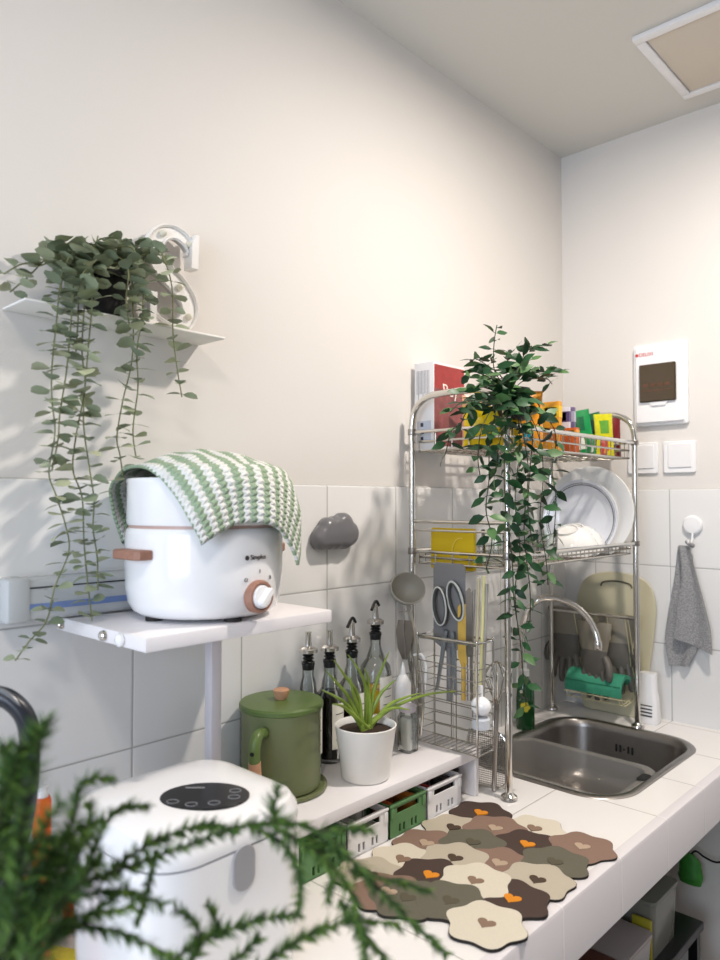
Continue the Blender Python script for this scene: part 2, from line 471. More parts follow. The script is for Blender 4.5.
# tall white box with barcode and picture side
t = thing('food_box', 'tall white food box with red picture side at the near end of the rack', 'box', (.043, -.76, ZT))
bx0, bx1, by0, by1, bz = .012, .074, -.825, -.69, .226
MB().b2(bx0, bx1, by0, by1, ZT, ZT+bz, .001).build('carton', mat('box_white', (224, 222, 222), .45), t)
q = MB(); q.b2(bx1, bx1+.0006, by0+.003, by1-.002, ZT+bz*.70, ZT+bz*.97); q.build('red_panel', mat('box_red', (158, 52, 50), .4, noise=.3, nscale=60), t, smooth=False)
q = MB(); q.b2(bx1, bx1+.0006, by0+.002, by1-.002, ZT+bz*.05, ZT+bz*.70); q.build('picture_panel', mat('box_photo', (134, 78, 78), .4, noise=.55, nscale=45), t, smooth=False)
q = MB(); q.b2(bx0+.008, bx1-.008, by0-.0006, by0, ZT+.018, ZT+.075)
q.build('spine_patch', mat('box_bluegrey', (190, 196, 208), .4), t, smooth=False)
q = MB()
for k in range(9): q.b2(bx0+.008+k*.0048, bx0+.0095+k*.0048, by0-.0007, by0, ZT+.145-.02*(k % 3 == 1), ZT+.205)
q.build('printed_lines', mat('box_grey', (150, 148, 152), .5), t, smooth=False)
for k, ch in enumerate('APC'):
    q = MB(); q.b2((bx0+bx1)/2-.011, (bx0+bx1)/2-.002+.002*(k == 1), by0-.0009, by0-.0005, ZT+.060-k*.018, ZT+.070-k*.018); q.build('printed_mark', mat('ink', (46, 52, 70), .5), t, smooth=False)
text('Pey', .045, frame((bx1+.001, -.755, ZT+.155), (0, 1, 0), (0, -.2, 1), (1, 0, 0)), mat('ink_white', (236, 230, 222), .5), 'printed_word', t)
# bags and small packets
def pouch(name, label, cat, c, w, h, th, cols, yaw=0, tilt=0, roll=0, group=None):
    """pillow-shaped sachet standing on end: crimped top and bottom, printed patches"""
    t = thing(name, label, cat, c, group)
    def shape(m, sw=1, z0=0, z1=1, grow=0):
        rings = []
        for k in range(9):
            v = z0+(z1-z0)*k/8
            full = math.sin(PI*min(max(v, 0), 1))**.55 if 0 < v < 1 else 0
            tt = max(.0012, th*full)/2+grow
            ww = w/2*sw*(1-.05*full)
            rings.append([(ww*math.cos(a)*(1 if abs(math.cos(a)) < .99 else 1), tt*math.sin(a), v*h) for a in [2*PI*i/20 for i in range(20)]])
        m.loft(rings)
    R = Matrix.Translation(c) @ Matrix.Rotation(yaw, 4, 'Z') @ Matrix.Rotation(tilt, 4, 'X') @ Matrix.Rotation(roll, 4, 'Y')
    m = MB(); m.M = R; shape(m); m.build('bag', mat('bag_%d_%d_%d' % cols[0], cols[0], .28, noise=.25, nscale=70), t)
    for k, cc in enumerate(cols[1:]):
        m = MB(); m.M = R; z0 = (.15, .55, .35)[k % 3]; shape(m, (.62, .8, .4)[k % 3], z0, z0+.3, .0006)
        m.build('print', mat('bag_%d_%d_%d' % cc, cc, .28, noise=.25, nscale=90), t)
    return t
P = at(497, 444, 'x', .235); pouch('snack_bag', 'large yellow snack bag lying behind the vine on the rack top', 'snack bag', (.228, -.792, ZT), .145, .100, .05, ((226, 190, 10), (206, 170, 10), (236, 206, 40)), yaw=YAW)
pouch('biscuit_pack', 'peach and white biscuit pack between the white food box and the yellow bag', 'snack pack', (.135, -.735, ZT), .07, .140, .03, ((214, 160, 128), (232, 120, 66), (232, 226, 222)), yaw=1.1)
pouch('snack_bag', 'orange and turquoise snack bag standing behind the hanging vine', 'snack bag', (.240, -.655, ZT), .085, .150, .03, ((226, 150, 40), (30, 140, 166), (236, 176, 70)), yaw=.75)
carton('paper_box', 'plain white paper carton between the orange snack bag and the corner', 'box', .06, -.40, .06, .08, .125, ((222, 220, 216), (206, 204, 200)))
def small(px, py_top, x, w, d, cols, label, nm='sachet_box', cat='packet', h=None, lean=0):
    p = at(px, py_top, 'x', x)
    return carton(nm, label, cat, x, p.y, w, d, max(.05, p.z-ZT) if h is None else h, cols, lean=lean)
small(552, 402, .22, .05, .018, ((214, 150, 34), (232, 190, 50), (170, 90, 30)), 'slim mustard yellow carton standing upright in the rack top basket')
small(560, 408, .21, .06, .010, ((206, 204, 214), (90, 74, 120)), 'thin white and violet packet next to the mustard carton')
small(565, 408, .21, .06, .010, ((110, 96, 132), (186, 182, 200)), 'thin violet packet squeezed behind the white and violet one')
small(571, 428, .25, .04, .02, ((188, 92, 44), (232, 150, 60)), 'small brick orange box low in the rack top basket')
for px, py, x, w, cols, yaw, lb in ((583, 410, .22, .075, ((22, 140, 74), (226, 232, 222), (16, 100, 60)), .5, 'bright green sachet with a pointed corner in the rack top basket'),
        (597, 413, .2, .07, ((20, 104, 66), (208, 224, 214), (34, 60, 48)), .2, 'dark green striped sachet behind the bright green one'),
        (605, 414, .24, .06, ((210, 204, 36), (220, 70, 40), (100, 160, 60)), .9, 'yellow-green sachet with a red flower print'),
        (613, 416, .22, .05, ((120, 30, 36), (60, 30, 40)), .7, 'dark red sachet near the far end of the rack top'),
        (622, 417, .2, .06, ((214, 216, 214), (30, 120, 72), (200, 80, 90)), .5, 'white sachet with a green mark at the far end of the rack top')):
    p = at(px, py, 'x', x); pouch('seasoning_sachet', lb, 'sachet', (x, p.y, ZT), w, p.z-ZT, .016, cols, yaw=yaw, tilt=rnd(-.1, .1), roll=rnd(-.22, .22))
for px, py, cols, lb in ((590, 432, ((30, 110, 60), (200, 210, 190)), 'crumpled green sachet lying low at the basket front'), (603, 440, ((176, 60, 50), (230, 150, 60)), 'small red sachet lying in front of the yellow-green one')):
    p = at(px, py, 'x', .27); pouch('seasoning_sachet', lb, 'sachet', (.272, p.y, ZT), .04, .045, .012, cols, yaw=1.5)

# ================================================================== plates and bowls on the middle tier
porc = mat('porcelain', (238, 238, 236), .12, coat=.4)
porc_b = mat('porcelain_blue', (218, 222, 230), .12, coat=.3)
ZM = 1.318
def plate(name, label, c, R, tilt, prof, m, lines=(), mm=None):
    """plate on edge facing -y, tilted back"""
    t = thing(name, label, 'plate', (c[0], c[1], c[2]-R))
    M = Matrix.Translation(c) @ Matrix.Rotation(PI/2+tilt, 4, 'X')
    q = MB(); q.lathe(prof, seg=48, M=M); q.build('dish', m, t, ang=60)
    for r0, r1, z0, z1 in lines:
        q = MB(); q.lathe([(r0, z0+.0004), (r1, z1+.0004), (r1, z1-.0002), (r0, z0-.0002), (r0, z0+.0004)], seg=48, M=M, c0=False, c1=False); lab(q.build('rim_line', mm, t), 'dark ring line')
    return t
def pprof(R, dep=.022, th=.004):
    return [(0, 0), (R*.62, 0), (R*.70, .003), (R*.97, dep), (R, dep+.002), (R*.995, dep+.004), (R*.96, dep+.003), (R*.68, th+.004), (R*.60, th), (0, th)]
# lathe z axis -> after rotation about X by +90deg, z points to -y : dish side faces the camera end
cb = at(592, 516, 'y', -.19)
plate('dinner_plate', 'largest white plate standing at the back of the middle tier', (cb.x, -.19, cb.z+.006), .143, -.1, pprof(.143, .027), porc)
c2 = at(583, 520, 'y', -.235)
plate('dinner_plate', 'bluish white plate with double dark rim lines leaning on the largest plate', (c2.x, -.235, c2.z), .121, -.1, pprof(.121), porc_b, ((.1035, .1055, .0197, .0203), (.109, .1108, .0213, .0218)), mat('plate_line', (48, 46, 46), .3))
for k, (px, py, y, R, lb) in enumerate(((577, 550, -.30, .080, 'white porcelain bowl turned over in front of the plates, the farther one'), (572, 556, -.35, .074, 'white porcelain bowl turned over in front of the plates, the nearer one'))):
    c = at(px, py, 'y', y)
    t = thing('rice_bowl', lb, 'bowl', (c.x, y, ZM))
    M = Matrix.Translation((c.x, y, ZM+.012)) @ Matrix.Rotation(.45, 4, 'X')
    q = MB(); q.lathe([(R, 0), (R*1.01, .002), (R*.97, .014), (R*.86, .036), (R*.62, .056), (R*.42, .062), (R*.42, .068), (R*.38, .068), (R*.37, .063), (0, .063)], seg=36, M=M, c0=False)
    q.lathe([(R, 0), (R*.96, .003), (R*.82, .032), (R*.6, .05), (0, .058)], seg=36, M=M, c0=False)
    q.build('bowl_body', porc, t)
# yellow board and clear glass at the near end
t = thing('chopping_board', 'small yellow plastic board standing in the near end of the middle tier', 'cutting board', (.14, -.83, ZM))
a = at(432, 569, 'y', -.835); b = at(475, 528, 'y', -.835)
yel = mat('yellow_plastic', (216, 184, 22), .3)
m = MB(); m.prism(rrect(b.x-a.x, b.z-a.z-.004, .006, 4), 0, .012, WALLY((a.x+b.x)/2, (a.z+b.z)/2, -.828), .0015); m.build('board', yel, t)
m = MB(); cc = ((a.x+b.x)/2+.028, (a.z+b.z)/2-.012)
m.tube([(cc[0]+.026*math.cos(q), -.842, cc[1]+.04*math.sin(q)) for q in [PI*.45+PI*.95*i/14 for i in range(15)]], .0015, 6); lab(m.build('embossed_ring', mat('yellow_light', (238, 214, 90), .3), t), 'raised lighter ring')
t = thing('water_glass', 'clear drinking glass beside the yellow board behind the vine', 'glass', (.235, -.80, ZM))
m = MB(); m.lathe([(.026, 0), (.027, .002), (.031, .085), (.0295, .085), (.0255, .005), (0, .004)], (.235, -.80, ZM), 28); m.build('tumbler', glass, t)
t = thing('water_glass', 'clear tumbler farther along the middle tier next to the bowls', 'glass', (.22, -.52, ZM))
m = MB(); m.lathe([(.026, 0), (.027, .002), (.031, .075), (.0295, .075), (.0255, .005), (0, .004)], (.22, -.52, ZM), 28); m.build('tumbler', glass, t)

# ================================================================== hanging vine on the rack
def vine_mesh(path, leafL, leafW, step, tip, pet, mats, skip=0, r=.0012, droop=.3, jit=.25, flat=None):
    """stem with leaves; returns MB. material 0 = stem, 1.. = leaves"""
    m = MB(); P = smooth_path(path, 6)
    m.mi = 0; m.tube(P, r, 5)
    acc = 0; k = 0; tot = 0
    for i in range(1, len(P)):
        seg = (P[i]-P[i-1]); acc += seg.length; tot += seg.length
        if acc >= step and tot > skip:
            acc = 0; k += 1
            T = seg.normalized()
            ph = k*PI/2 + rnd(-.5, .5) if flat is None else rnd(-.6, .6)+(k % 2)*PI*.5*0
            for sgn in (1, -1):
                if random.random() < .08: continue
                side = Vector((math.cos(ph+YAW), math.sin(ph+YAW), 0))*sgn
                side = side-T*side.dot(T)*.5
                d = (side+T*rnd(-.1, droop)+Vector((rnd(-jit, jit), rnd(-jit, jit), rnd(-jit, jit)))).normalized()
                s = rnd(.75, 1.15)*(1-.25*(i/len(P)))
                st = P[i]; e = st+d*pet
                m.mi = 0; m.tube([st, e], r*.6, 4)
                m.mi = random.choice([1, 1, 2, 3])
                nr = Vector((rnd(-jit, jit)*2, rnd(-jit, jit)*2, 1)) if tip < .5 else Vector((rnd(-.5, 1), rnd(-1, .5), rnd(.2, 1)))
                m.leaf(e, d, nr, leafL*s, leafW*s, tip, cup=rnd(.05, .25))
    return m
pl = thing('potted_vine', 'dark green trailing vine in a black pot on top of the dish rack', 'plant', (.275, -.79, 1.66))
pc = Vector((.268, -.77, 1.665))
m = MB(); m.lathe([(.030, 0), (.034, .002), (.041, .066), (.044, .068), (.044, .076), (.040, .076), (.036, .06), (0, .058)], pc, 28)
m.build('pot', black, pl)
m = MB(); m.tube([(pc.x-.04, pc.y-.03, 1.732), (pc.x+.0, pc.y-.095, 1.742), (pc.x-.01, pc.y-.088, 1.72)], .002, 6, 4); m.tube([pc+Vector((.03, .03, .06)), (X1+.012, pc.y+.035, 1.70), (X1+.012, pc.y+.035, 1.65)], .002, 6, 4); m.build('pot_hook', black, pl)
def pxpath(pts, x): return [at(px, py, 'x', x if not isinstance(x, (list, tuple)) else x[i]) for i, (px, py) in enumerate(pts)]
top = pc+Vector((0, 0, .07))
VP = [([(508, 400), (505, 440), (505, 500), (512, 560), (514, 600), (520, 640), (523, 672), (526, 705)], .335),
      ([(515, 398), (520, 440), (515, 500), (520, 550), (515, 590), (518, 630)], .345),
      ([(522, 400), (540, 440), (543, 480), (540, 520), (546, 560), (548, 585)], .34),
      ([(520, 395), (532, 430), (530, 470), (528, 510), (533, 545)], .36),
      ([(500, 400), (490, 440), (489, 480), (486, 510), (492, 540), (486, 570)], .33),
      ([(498, 402), (483, 425), (478, 455), (480, 475)], .34),
      ([(495, 395), (470, 408), (460, 425), (452, 430), (446, 452)], .33),
      ([(494, 398), (478, 400), (462, 402), (450, 412)], .34),
      ([(515, 400), (548, 420), (556, 440), (552, 470), (556, 500), (553, 545)], .33),
      ([(510, 402), (498, 450), (496, 470), (490, 478)], .35),
      ([(516, 400), (526, 450), (528, 480), (524, 530), (530, 590), (530, 620)], .35)]
for pts, x in VP:
    path = [top+Vector((0, 0, .0))]+pxpath(pts, [x-.02]+[x]*(len(pts)-1))
    mm = vine_mesh(path, .046, .024, .0195, 1, .006, None, .045, droop=.95, jit=.35)
    mm.build('trailing_stem', [vis]+viv, pl, recalc=False)
UPS = [([(495, 372), (494, 345), (497, 325)], .27), ([(515, 375), (528, 350), (545, 345)], .27), ([(520, 376), (540, 372), (560, 372)], .27), ([(500, 375), (482, 362), (474, 358)], .27), ([(490, 378), (474, 372), (464, 376)], .28),
       ([(510, 375), (508, 358), (514, 350)], .26), ([(525, 380), (545, 378), (552, 384)], .29), ([(512, 378), (522, 364), (530, 360)], .28), ([(500, 385), (478, 388), (462, 392)], .3)]
for pts, x in UPS:
    mm = vine_mesh([top]+pxpath(pts, x), .046, .024, .015, 1, .005, None, .03, droop=.7, jit=.35)
    mm.build('upright_sprig', [vis]+viv, pl, recalc=False)

# ================================================================== wall shelf, eucalyptus, letter
t = thing('wall_shelf', 'thin white metal wall shelf high on the left wall under the trailing eucalyptus', 'shelf', (0, -1.66, 1.774))
m = MB(); m.b2(0, .088, -1.85, -1.481, 1.774, 1.778, .0015); m.build('shelf_plate', whitem, t)
pt = Vector((.045, -1.70, 1.7785))
ep = thing('potted_eucalyptus', 'trailing grey-green eucalyptus in a black pot on the white wall shelf', 'plant', pt)
m = MB(); m.lathe([(.029, 0), (.031, .001), (.038, .066), (.041, .067), (.041, .076), (.037, .076), (.034, .06), (0, .058)], pt, 28); m.build('pot', blackm, ep)
EV = [([(70, 270), (60, 290), (57, 317), (52, 367), (52, 400), (55, 433), (49, 472), (56, 495), (65, 523), (69, 551), (55, 587), (49, 615)], .11),
      ([(78, 268), (73, 290), (72, 310), (67, 367), (60, 413), (58, 440), (52, 470)], .12),
      ([(85, 262), (85, 293), (82, 350), (85, 387), (76, 436), (73, 470), (82, 497), (84, 542), (87, 576), (92, 621)], .115),
      ([(90, 260), (92, 300), (88, 350), (84, 400), (84, 430), (90, 472), (94, 500), (93, 528), (97, 556), (98, 590)], .125),
      ([(128, 262), (133, 310), (132, 360), (123, 400), (117, 437), (120, 455), (123, 477)], .11),
      ([(140, 262), (143, 310), (137, 350), (138, 387), (133, 430), (136, 457)], .12),
      ([(155, 250), (163, 257), (172, 287), (173, 333), (177, 367), (182, 397)], .105),
      ([(66, 262), (52, 262), (40, 265), (22, 264), (4, 274)], .09),
      ([(70, 255), (48, 258), (30, 275), (10, 292)], .08),
      ([(110, 250), (122, 246), (134, 250), (140, 272), (137, 300)], .10),
      ([(100, 250), (85, 246), (70, 256), (62, 276), (58, 300)], .10),
      ([(112, 254), (128, 270), (126, 300), (130, 330)], .115),
      ([(105, 252), (94, 262), (80, 280), (78, 320), (76, 352)], .115)]
etop = pt+Vector((0, 0, .075))
for k, (pts, x) in enumerate(EV):
    path = [etop]+pxpath(pts, [min(x, .07)]+[x]*(len(pts)-1))
    mm = vine_mesh(path,   .032, .029, .0135, 0, .003, None, droop=.15, jit=.28)
    mm.build('trailing_stem', [eucs]+euc, ep, recalc=False)
EU = [([(95, 262), (85, 245), (75, 242)], .05), ([(100, 262), (97, 243), (98, 236)], .04), ([(112, 262), (118, 248), (122, 240)], .05), ([(118, 262), (135, 248), (150, 244)], .06), ([(90, 266), (70, 256), (55, 254)], .05),
      ([(105, 262), (110, 250), (112, 242)], .07), ([(118, 268), (140, 256), (158, 252)], .08), ([(95, 270), (75, 264), (60, 268)], .08), ([(108, 265), (128, 252), (138, 246)], .03), ([(88, 268), (66, 246), (46, 246)], .04)]
for pts, x in EU:
    mm = vine_mesh([etop]+pxpath(pts, x), .034, .032, .012, 0, .003, None, droop=.2, jit=.4)
    mm.build('arching_sprig', [eucs]+euc, ep, recalc=False)
# the tip that reaches round the shelf stand
tail = [at(53, 600, 'x', .105), at(46, 622, 'x', .10), at(38, 632, 'x', .10), at(28, 643, 'x', .10), at(15, 661, 'x', .10)]
mm = vine_mesh(tail, .026, .022, .014, 0, .003, None); mm.build('trailing_stem', [eucs]+euc, ep, recalc=False)

# marquee letter S
t = thing('letter_decoration', 'white letter S decoration with round lamp sockets standing on the wall shelf', 'letter', (.03, -1.565, 1.7785))
def s_outline():
    """centre line of an S with varying stroke width (local u right, v up), size about .10 x .19"""
    cl = []
    w = []
    K = [(.040, .052, .010), (.043, .066, .011), (.030, .083, .0125), (.006, .092, .014), (-.020, .084, .018), (-.036, .062, .023), (-.034, .036, .026), (-.012, .012, .028), (.016, -.008, .028), (.036, -.034, .026), (.036, -.060, .022), (.020, -.080, .017), (-.004, -.090, .014), (-.028, -.082, .0125), (-.042, -.066, .011), (-.044, -.048, .010)]
    n = len(K)
    out = smooth_path([(a, b, c) for a, b, c in K], 5)
    return out
S = s_outline()
def ribbon(m, S, z0, z1, off, M):
    L = []; R = []
    for i, p in enumerate(S):
        T = (S[min(i+1, len(S)-1)]-S[max(i-1, 0)]); T = Vector((T.x, T.y)).normalized(); N = Vector((-T.y, T.x))
        w = p.z*.5+off
        L.append((p.x+N.x*w, p.y+N.y*w)); R.append((p.x-N.x*w, p.y-N.y*w))
    old = m.M; m.M = M
    rings = [[(L[i][0], L[i][1], z0), (L[i][0], L[i][1], z1), (R[i][0], R[i][1], z1), (R[i][0], R[i][1], z0)] for i in range(len(S))]
    m.loft(rings)
    m.M = old; return L, R
MS = WALLX(-1.562, 1.7785+.099, .018)
m = MB(); L, R = ribbon(m, S, 0, .012, .004, MS)
m.M = MS; m.prism([(.034, .030), (.050, .030), (.052, .096), (.044, .096), (.036, .078)], 0, .026, None, .001); m.prism([(-.036, -.030), (-.050, -.030), (-.054, -.097), (-.046, -.097), (-.038, -.08)], 0, .026, None, .001)
m.M = Matrix(); m.build('letter_face', whitem, t)
m = MB(); m.M = MS
for E in (L, R): m.tube([(x, y, .014) for x, y in E], .003, 6)
for E in (L, R): m.loft([[(x, y, 0), (x, y, .018), (x*1.0+.0, y+.0015, .018), (x, y+.0015, 0)] for x, y in E])
m.M = Matrix(); m.build('letter_rim', whitem, t)
for i in (8, 20, 30, 40, 50, 60, 70):
    if i < len(S):
        m = MB(); m.lathe([(.0055, .012), (.0065, .013), (.006, .019), (.003, .023), (0, .024)], (S[i].x, S[i].y, 0), 14, M=MS); m.build('lamp_socket', mat('socket_ivory', (222, 218, 200), .4), t)

# ================================================================== stand with multicooker
st = thing('side_stand', 'white board stand with a slim metal leg holding the electric cooker', 'stand', (.145, -1.58, .80))
BX0, BX1, BY0, BY1, BZ = .012, .29, -1.762, -1.40, 1.281
m = MB(); m.b2(BX0, BX1, BY0, BY1, BZ-.021, BZ, .002); m.build('board', board_w, st)
m = MB(); m.b2(.09, .112, -1.525, -1.503, .802, BZ-.021, .002); m.build('leg', mat('leg_white', (206, 202, 206), .35, metal=.0), st)
m = MB(); m.b2(.03, .20, -1.56, -1.47, .8005, .806, .002); m.build('leg_base', mat('leg_white', (206, 202, 206), .35), st)
for x, mm_, r in ((.035, chrome, .007), (.175, chrome, .008), (.225, whitegl, .0105)):
    m = MB(); m.lathe([(r*.8, 0), (r, .002), (r*.9, .006), (r*.5, .009), (0, .010)], M=frame((x, BY0, BZ-.0105), (1, 0, 0), (0, 0, 1), (0, -1, 0)), seg=18)
    o = m.build('screw_cap', mm_, st)
    if mm_ is whitegl: lab(o, 'white round cap')
CX, CY, CZ, CR = .172, -1.582, BZ+.006, .129
ck = thing('electric_cooker', 'round white electric cooker with wooden handle and wood-ringed dial on the white stand', 'cooker', (CX, CY, BZ))
m = MB(); m.lathe([(.092, 0), (.106, .002), (.117, .009), (.124, .022), (.128, .045), (CR, .07), (CR, .131), (.1275, .138), (.125, .141)], (CX, CY, CZ), 64); m.build('pot_body', whitegl, ck)
m = MB(); m.lathe([(.1235, .141), (.124, .1435), (.1235, .146)], (CX, CY, CZ), 64); lab(m.build('seam_ring', mat('seam_pink', (190, 160, 150), .4), ck), 'thin pinkish seam line')
m = MB(); m.lathe([(.1255, .146), (.127, .150), (.127, .212), (.128, .216), (.127, .220), (.117, .220)], (CX, CY, CZ), 64); m.build('steamer_tier', whitegl, ck)
m = MB(); m.lathe([(.127, .220), (.126, .224), (.10, .240), (.06, .251), (.02, .256), (0, .256)], (CX, CY, CZ), 48); m.build('lid', clearp, ck)
m = MB()
for k in range(4):
    a = -35*PI/180+.5+k*PI/2; m.lathe([(.014, 0), (.014, .006)], (CX+.09*math.cos(a), CY+.09*math.sin(a), BZ), 14)
m.build('foot', rubber, ck)
camang = math.atan2(CAM.y-CY, CAM.x-CX)
def polar(ang, r, z): return Vector((CX+r*math.cos(ang), CY+r*math.sin(ang), z))
# dial : right of the camera line
def side_frame(px, py):
    s = math.asin(max(-1, min(1, (px-205)/78))); a = camang+s
    z = CZ; D = (polar(a, CR, 0)-CAM).dot(Vector((-math.sin(YAW), math.cos(YAW), 0)))
    z = CAM.z-(py-501)/FPX*D
    n = Vector((math.cos(a), math.sin(a), 0)); tx = Vector((-math.sin(a), math.cos(a), 0))
    return a, frame(polar(a, CR, z), tx, (0, 0, 1), n)
a, MD = side_frame(254, 596)
dl = MB(); dl.lathe([(.026, -.004), (.026, .006), (.0235, .010), (.0205, .010), (.019, .004), (.018, -.004)], M=MD, seg=36); dial = dl.build('dial_ring', woodb, ck)
m = MB(); m.lathe([(.0185, -.002), (.0185, .010), (.017, .013), (0, .013)], M=MD, seg=32)
m.M = MD @ Matrix.Rotation(-.75, 4, 'Z'); m.prism(rrect(.012, .034, .005, 4), .012, .024, None, .002); m.M = Matrix(); m.build('knob', whitegl, dial)
ink = mat('ink_dark', (60, 52, 50), .5)
a, ML = side_frame(253, 557); text('Simplus', .0105, ML @ Matrix.Translation((.002, 0, .0006)), ink, 'logo', ck, .0004)
q = MB(); q.lathe([(.0038, .0002), (.0038, .0012)], M=ML @ Matrix.Translation((-.0215, 0, .0006)), seg=14); q.build('logo_mark', ink, ck)
for px, py, chx in ((242, 580, 'O'), (255.5, 571, 'I'), (266, 577, 'II')):
    a, ML = side_frame(px, py); text(chx, .008, ML @ Matrix.Translation((0, 0, .001)), ink, 'dial_mark', ck, .0004)
# handles
for s in (-54, 126):
    a = camang+s*PI/180
    z = CAM.z-(551-501)/FPX*1.2
    F = frame(polar(a, CR-.004, z), (-math.sin(a), math.cos(a), 0), (math.cos(a), math.sin(a), 0), (0, 0, 1))
    m = MB(); m.prism([(-.038, 0), (.038, 0), (.037, .020), (.030, .027), (-.030, .027), (-.037, .020)], -.0075, .0075, F, .002); m.build('handle', woodb, ck)

# striped crocheted towel
def towel_mat():
    m = bpy.data.materials.new('crochet_stripes'); m.use_nodes = True; nt = m.node_tree; b = nt.nodes['Principled BSDF']; L = nt.links.new; N = nt.nodes.new
    uv = N('ShaderNodeUVMap'); sp = N('ShaderNodeSeparateXYZ'); L(uv.outputs[0], sp.inputs[0])
    def M(op, a, bb=None):
        n = N('ShaderNodeMath'); n.operation = op
        for i, v in enumerate((a, bb)):
            if v is None: continue
            if isinstance(v, (int, float)): n.inputs[i].default_value = v
            else: L(v, n.inputs[i])
        return n.outputs[0]
    u, v = sp.outputs[0], sp.outputs[1]
    pp = M('PINGPONG', M('MULTIPLY', v, 44), .5)          # stitch teeth
    ph = M('ADD', M('MULTIPLY', u, 12), M('MULTIPLY', pp, .34))
    fr = M('FRACT', ph)
    st = M('GREATER_THAN', fr, .5)
    nz = N('ShaderNodeTexNoise'); nz.inputs['Scale'].default_value = 90; L(uv.outputs[0], nz.inputs['Vector'])
    mg = N('ShaderNodeMix'); mg.data_type = 'RGBA'; mg.inputs[6].default_value = lin((132, 156, 130)); mg.inputs[7].default_value = lin((176, 194, 166)); L(nz.outputs['Fac'], mg.inputs[0])
    mw = N('ShaderNodeMix'); mw.data_type = 'RGBA'; mw.inputs[6].default_value = lin((214, 216, 214)); mw.inputs[7].default_value = lin((246, 246, 240)); L(nz.outputs['Fac'], mw.inputs[0])
    mx = N('ShaderNodeMix'); mx.data_type = 'RGBA'; L(st, mx.inputs[0]); L(mg.outputs[2], mx.inputs[6]); L(mw.outputs[2], mx.inputs[7]); L(mx.outputs[2], b.inputs['Base Color'])
    b.inputs['Roughness'].default_value = .95; b.inputs['Specular IOR Level'].default_value = .1
    w1 = M('ABSOLUTE', M('SINE', M('MULTIPLY', v, 44*PI))); w2 = M('ABSOLUTE', M('SINE', M('MULTIPLY', ph, 2*PI)))
    h = M('ADD', M('MULTIPLY', w1, w2), M('MULTIPLY', nz.outputs['Fac'], .6))
    bp = N('ShaderNodeBump'); bp.inputs['Strength'].default_value = 1; bp.inputs['Distance'].default_value = .003; L(h, bp.inputs['Height']); L(bp.outputs['Normal'], b.inputs['Normal'])
    return m
side = .432; nT = 60; Rt = .126; zt = CZ+.230
bm = bmesh.new(); uvl = bm.loops.layers.uv.new('UVMap'); grid = []
th0 = math.radians(-97)
for i in range(nT+1):
    row = []
    for j in range(nT+1):
        u = (i/nT-.5)*.31-.035; v = (j/nT-.5)*side
        x = u*math.cos(th0)-v*math.sin(th0); y = u*math.sin(th0)+v*math.cos(th0)
        x -= .006
        rho = math.hypot(x, y); th = math.atan2(y, x)
        rip = math.sin(th*9+1.2)*.5+math.sin(th*5-.7)*.5
        if rho < Rt-.015:
            r = rho; z = zt+.034*(1-(rho/Rt)**2)+.0025*math.sin(u*90)*math.sin(v*70)
        else:
            s = rho-(Rt-.015); Rr = .022; ang = min(s/Rr, PI/2)
            r = Rt-.015+Rr*math.sin(ang)+(.0035); z = zt+.034*(1-((Rt-.015)/Rt)**2)-Rr*(1-math.cos(ang))
            ex = s-Rr*PI/2
            if ex > 0: z -= ex; r += .004+.010*(1+rip)*min(1, ex/.05)
            # the left corner is pulled outward and hangs as a fold
            dl_ = (th-math.radians(-148)+PI) % (2*PI)-PI
            r += .022*math.exp(-(dl_/.42)**2)*min(1, s/.05)
        row.append(bm.verts.new((CX+r*math.cos(th), CY+r*math.sin(th), z)))
    grid.append(row)
for i in range(nT):
    for j in range(nT):
        f = bm.faces.new((grid[i][j], grid[i+1][j], grid[i+1][j+1], grid[i][j+1])); f.smooth = True
        for lp, (a_, b_) in zip(f.loops, ((i, j), (i+1, j), (i+1, j+1), (i, j+1))): lp[uvl].uv = (a_/nT, b_/nT)
me = bpy.data.meshes.new('tea_towel'); bm.to_mesh(me); bm.free(); me.materials.append(towel_mat())
tw = bpy.data.objects.new('tea_towel', me); COL.objects.link(tw)
sm = tw.modifiers.new('thick', 'SOLIDIFY'); sm.thickness = .005; sm.offset = 1
tag(tw, 'green and white striped crocheted towel draped over the electric cooker', 'towel')

# wall box behind the stand (film dispenser)
t = thing('film_dispenser', 'frosted wall dispenser box with a blue stripe behind the white stand', 'dispenser', (.03, -1.75, BZ))
a = at(8, 618, 'x', .05); y0 = a.y; y1 = -1.60
m = MB(); m.loft([[(x+.009, y, z+1.317) for x, z in [(px+.0225, pz) for px, pz in rrect(.045, .068, .012, 4)]] for y in (y0, y1)]); m.build('case', mat('frosted_case', (208, 212, 214), .2, alpha=.75), t)
for ya, yb in ((y0-.004, y0+.034), (y1-.01, y1+.006)): m = MB(); m.b2(.009, .057, ya, yb, 1.283, 1.352, .008); m.build('end_cap', mat('frosted_case', (208, 212, 214), .2, alpha=.75), t)
m = MB(); m.b2(.0535, .0555, y0+.03, y1-.02, 1.301, 1.311); lab(m.build('blue_stripe', mat('stripe_blue', (112, 134, 182), .3), t), 'blue stripe')
m = MB(); m.b2(.0535, .0555, y0+.03, y1-.02, 1.335, 1.337); m.build('slot', black, t)

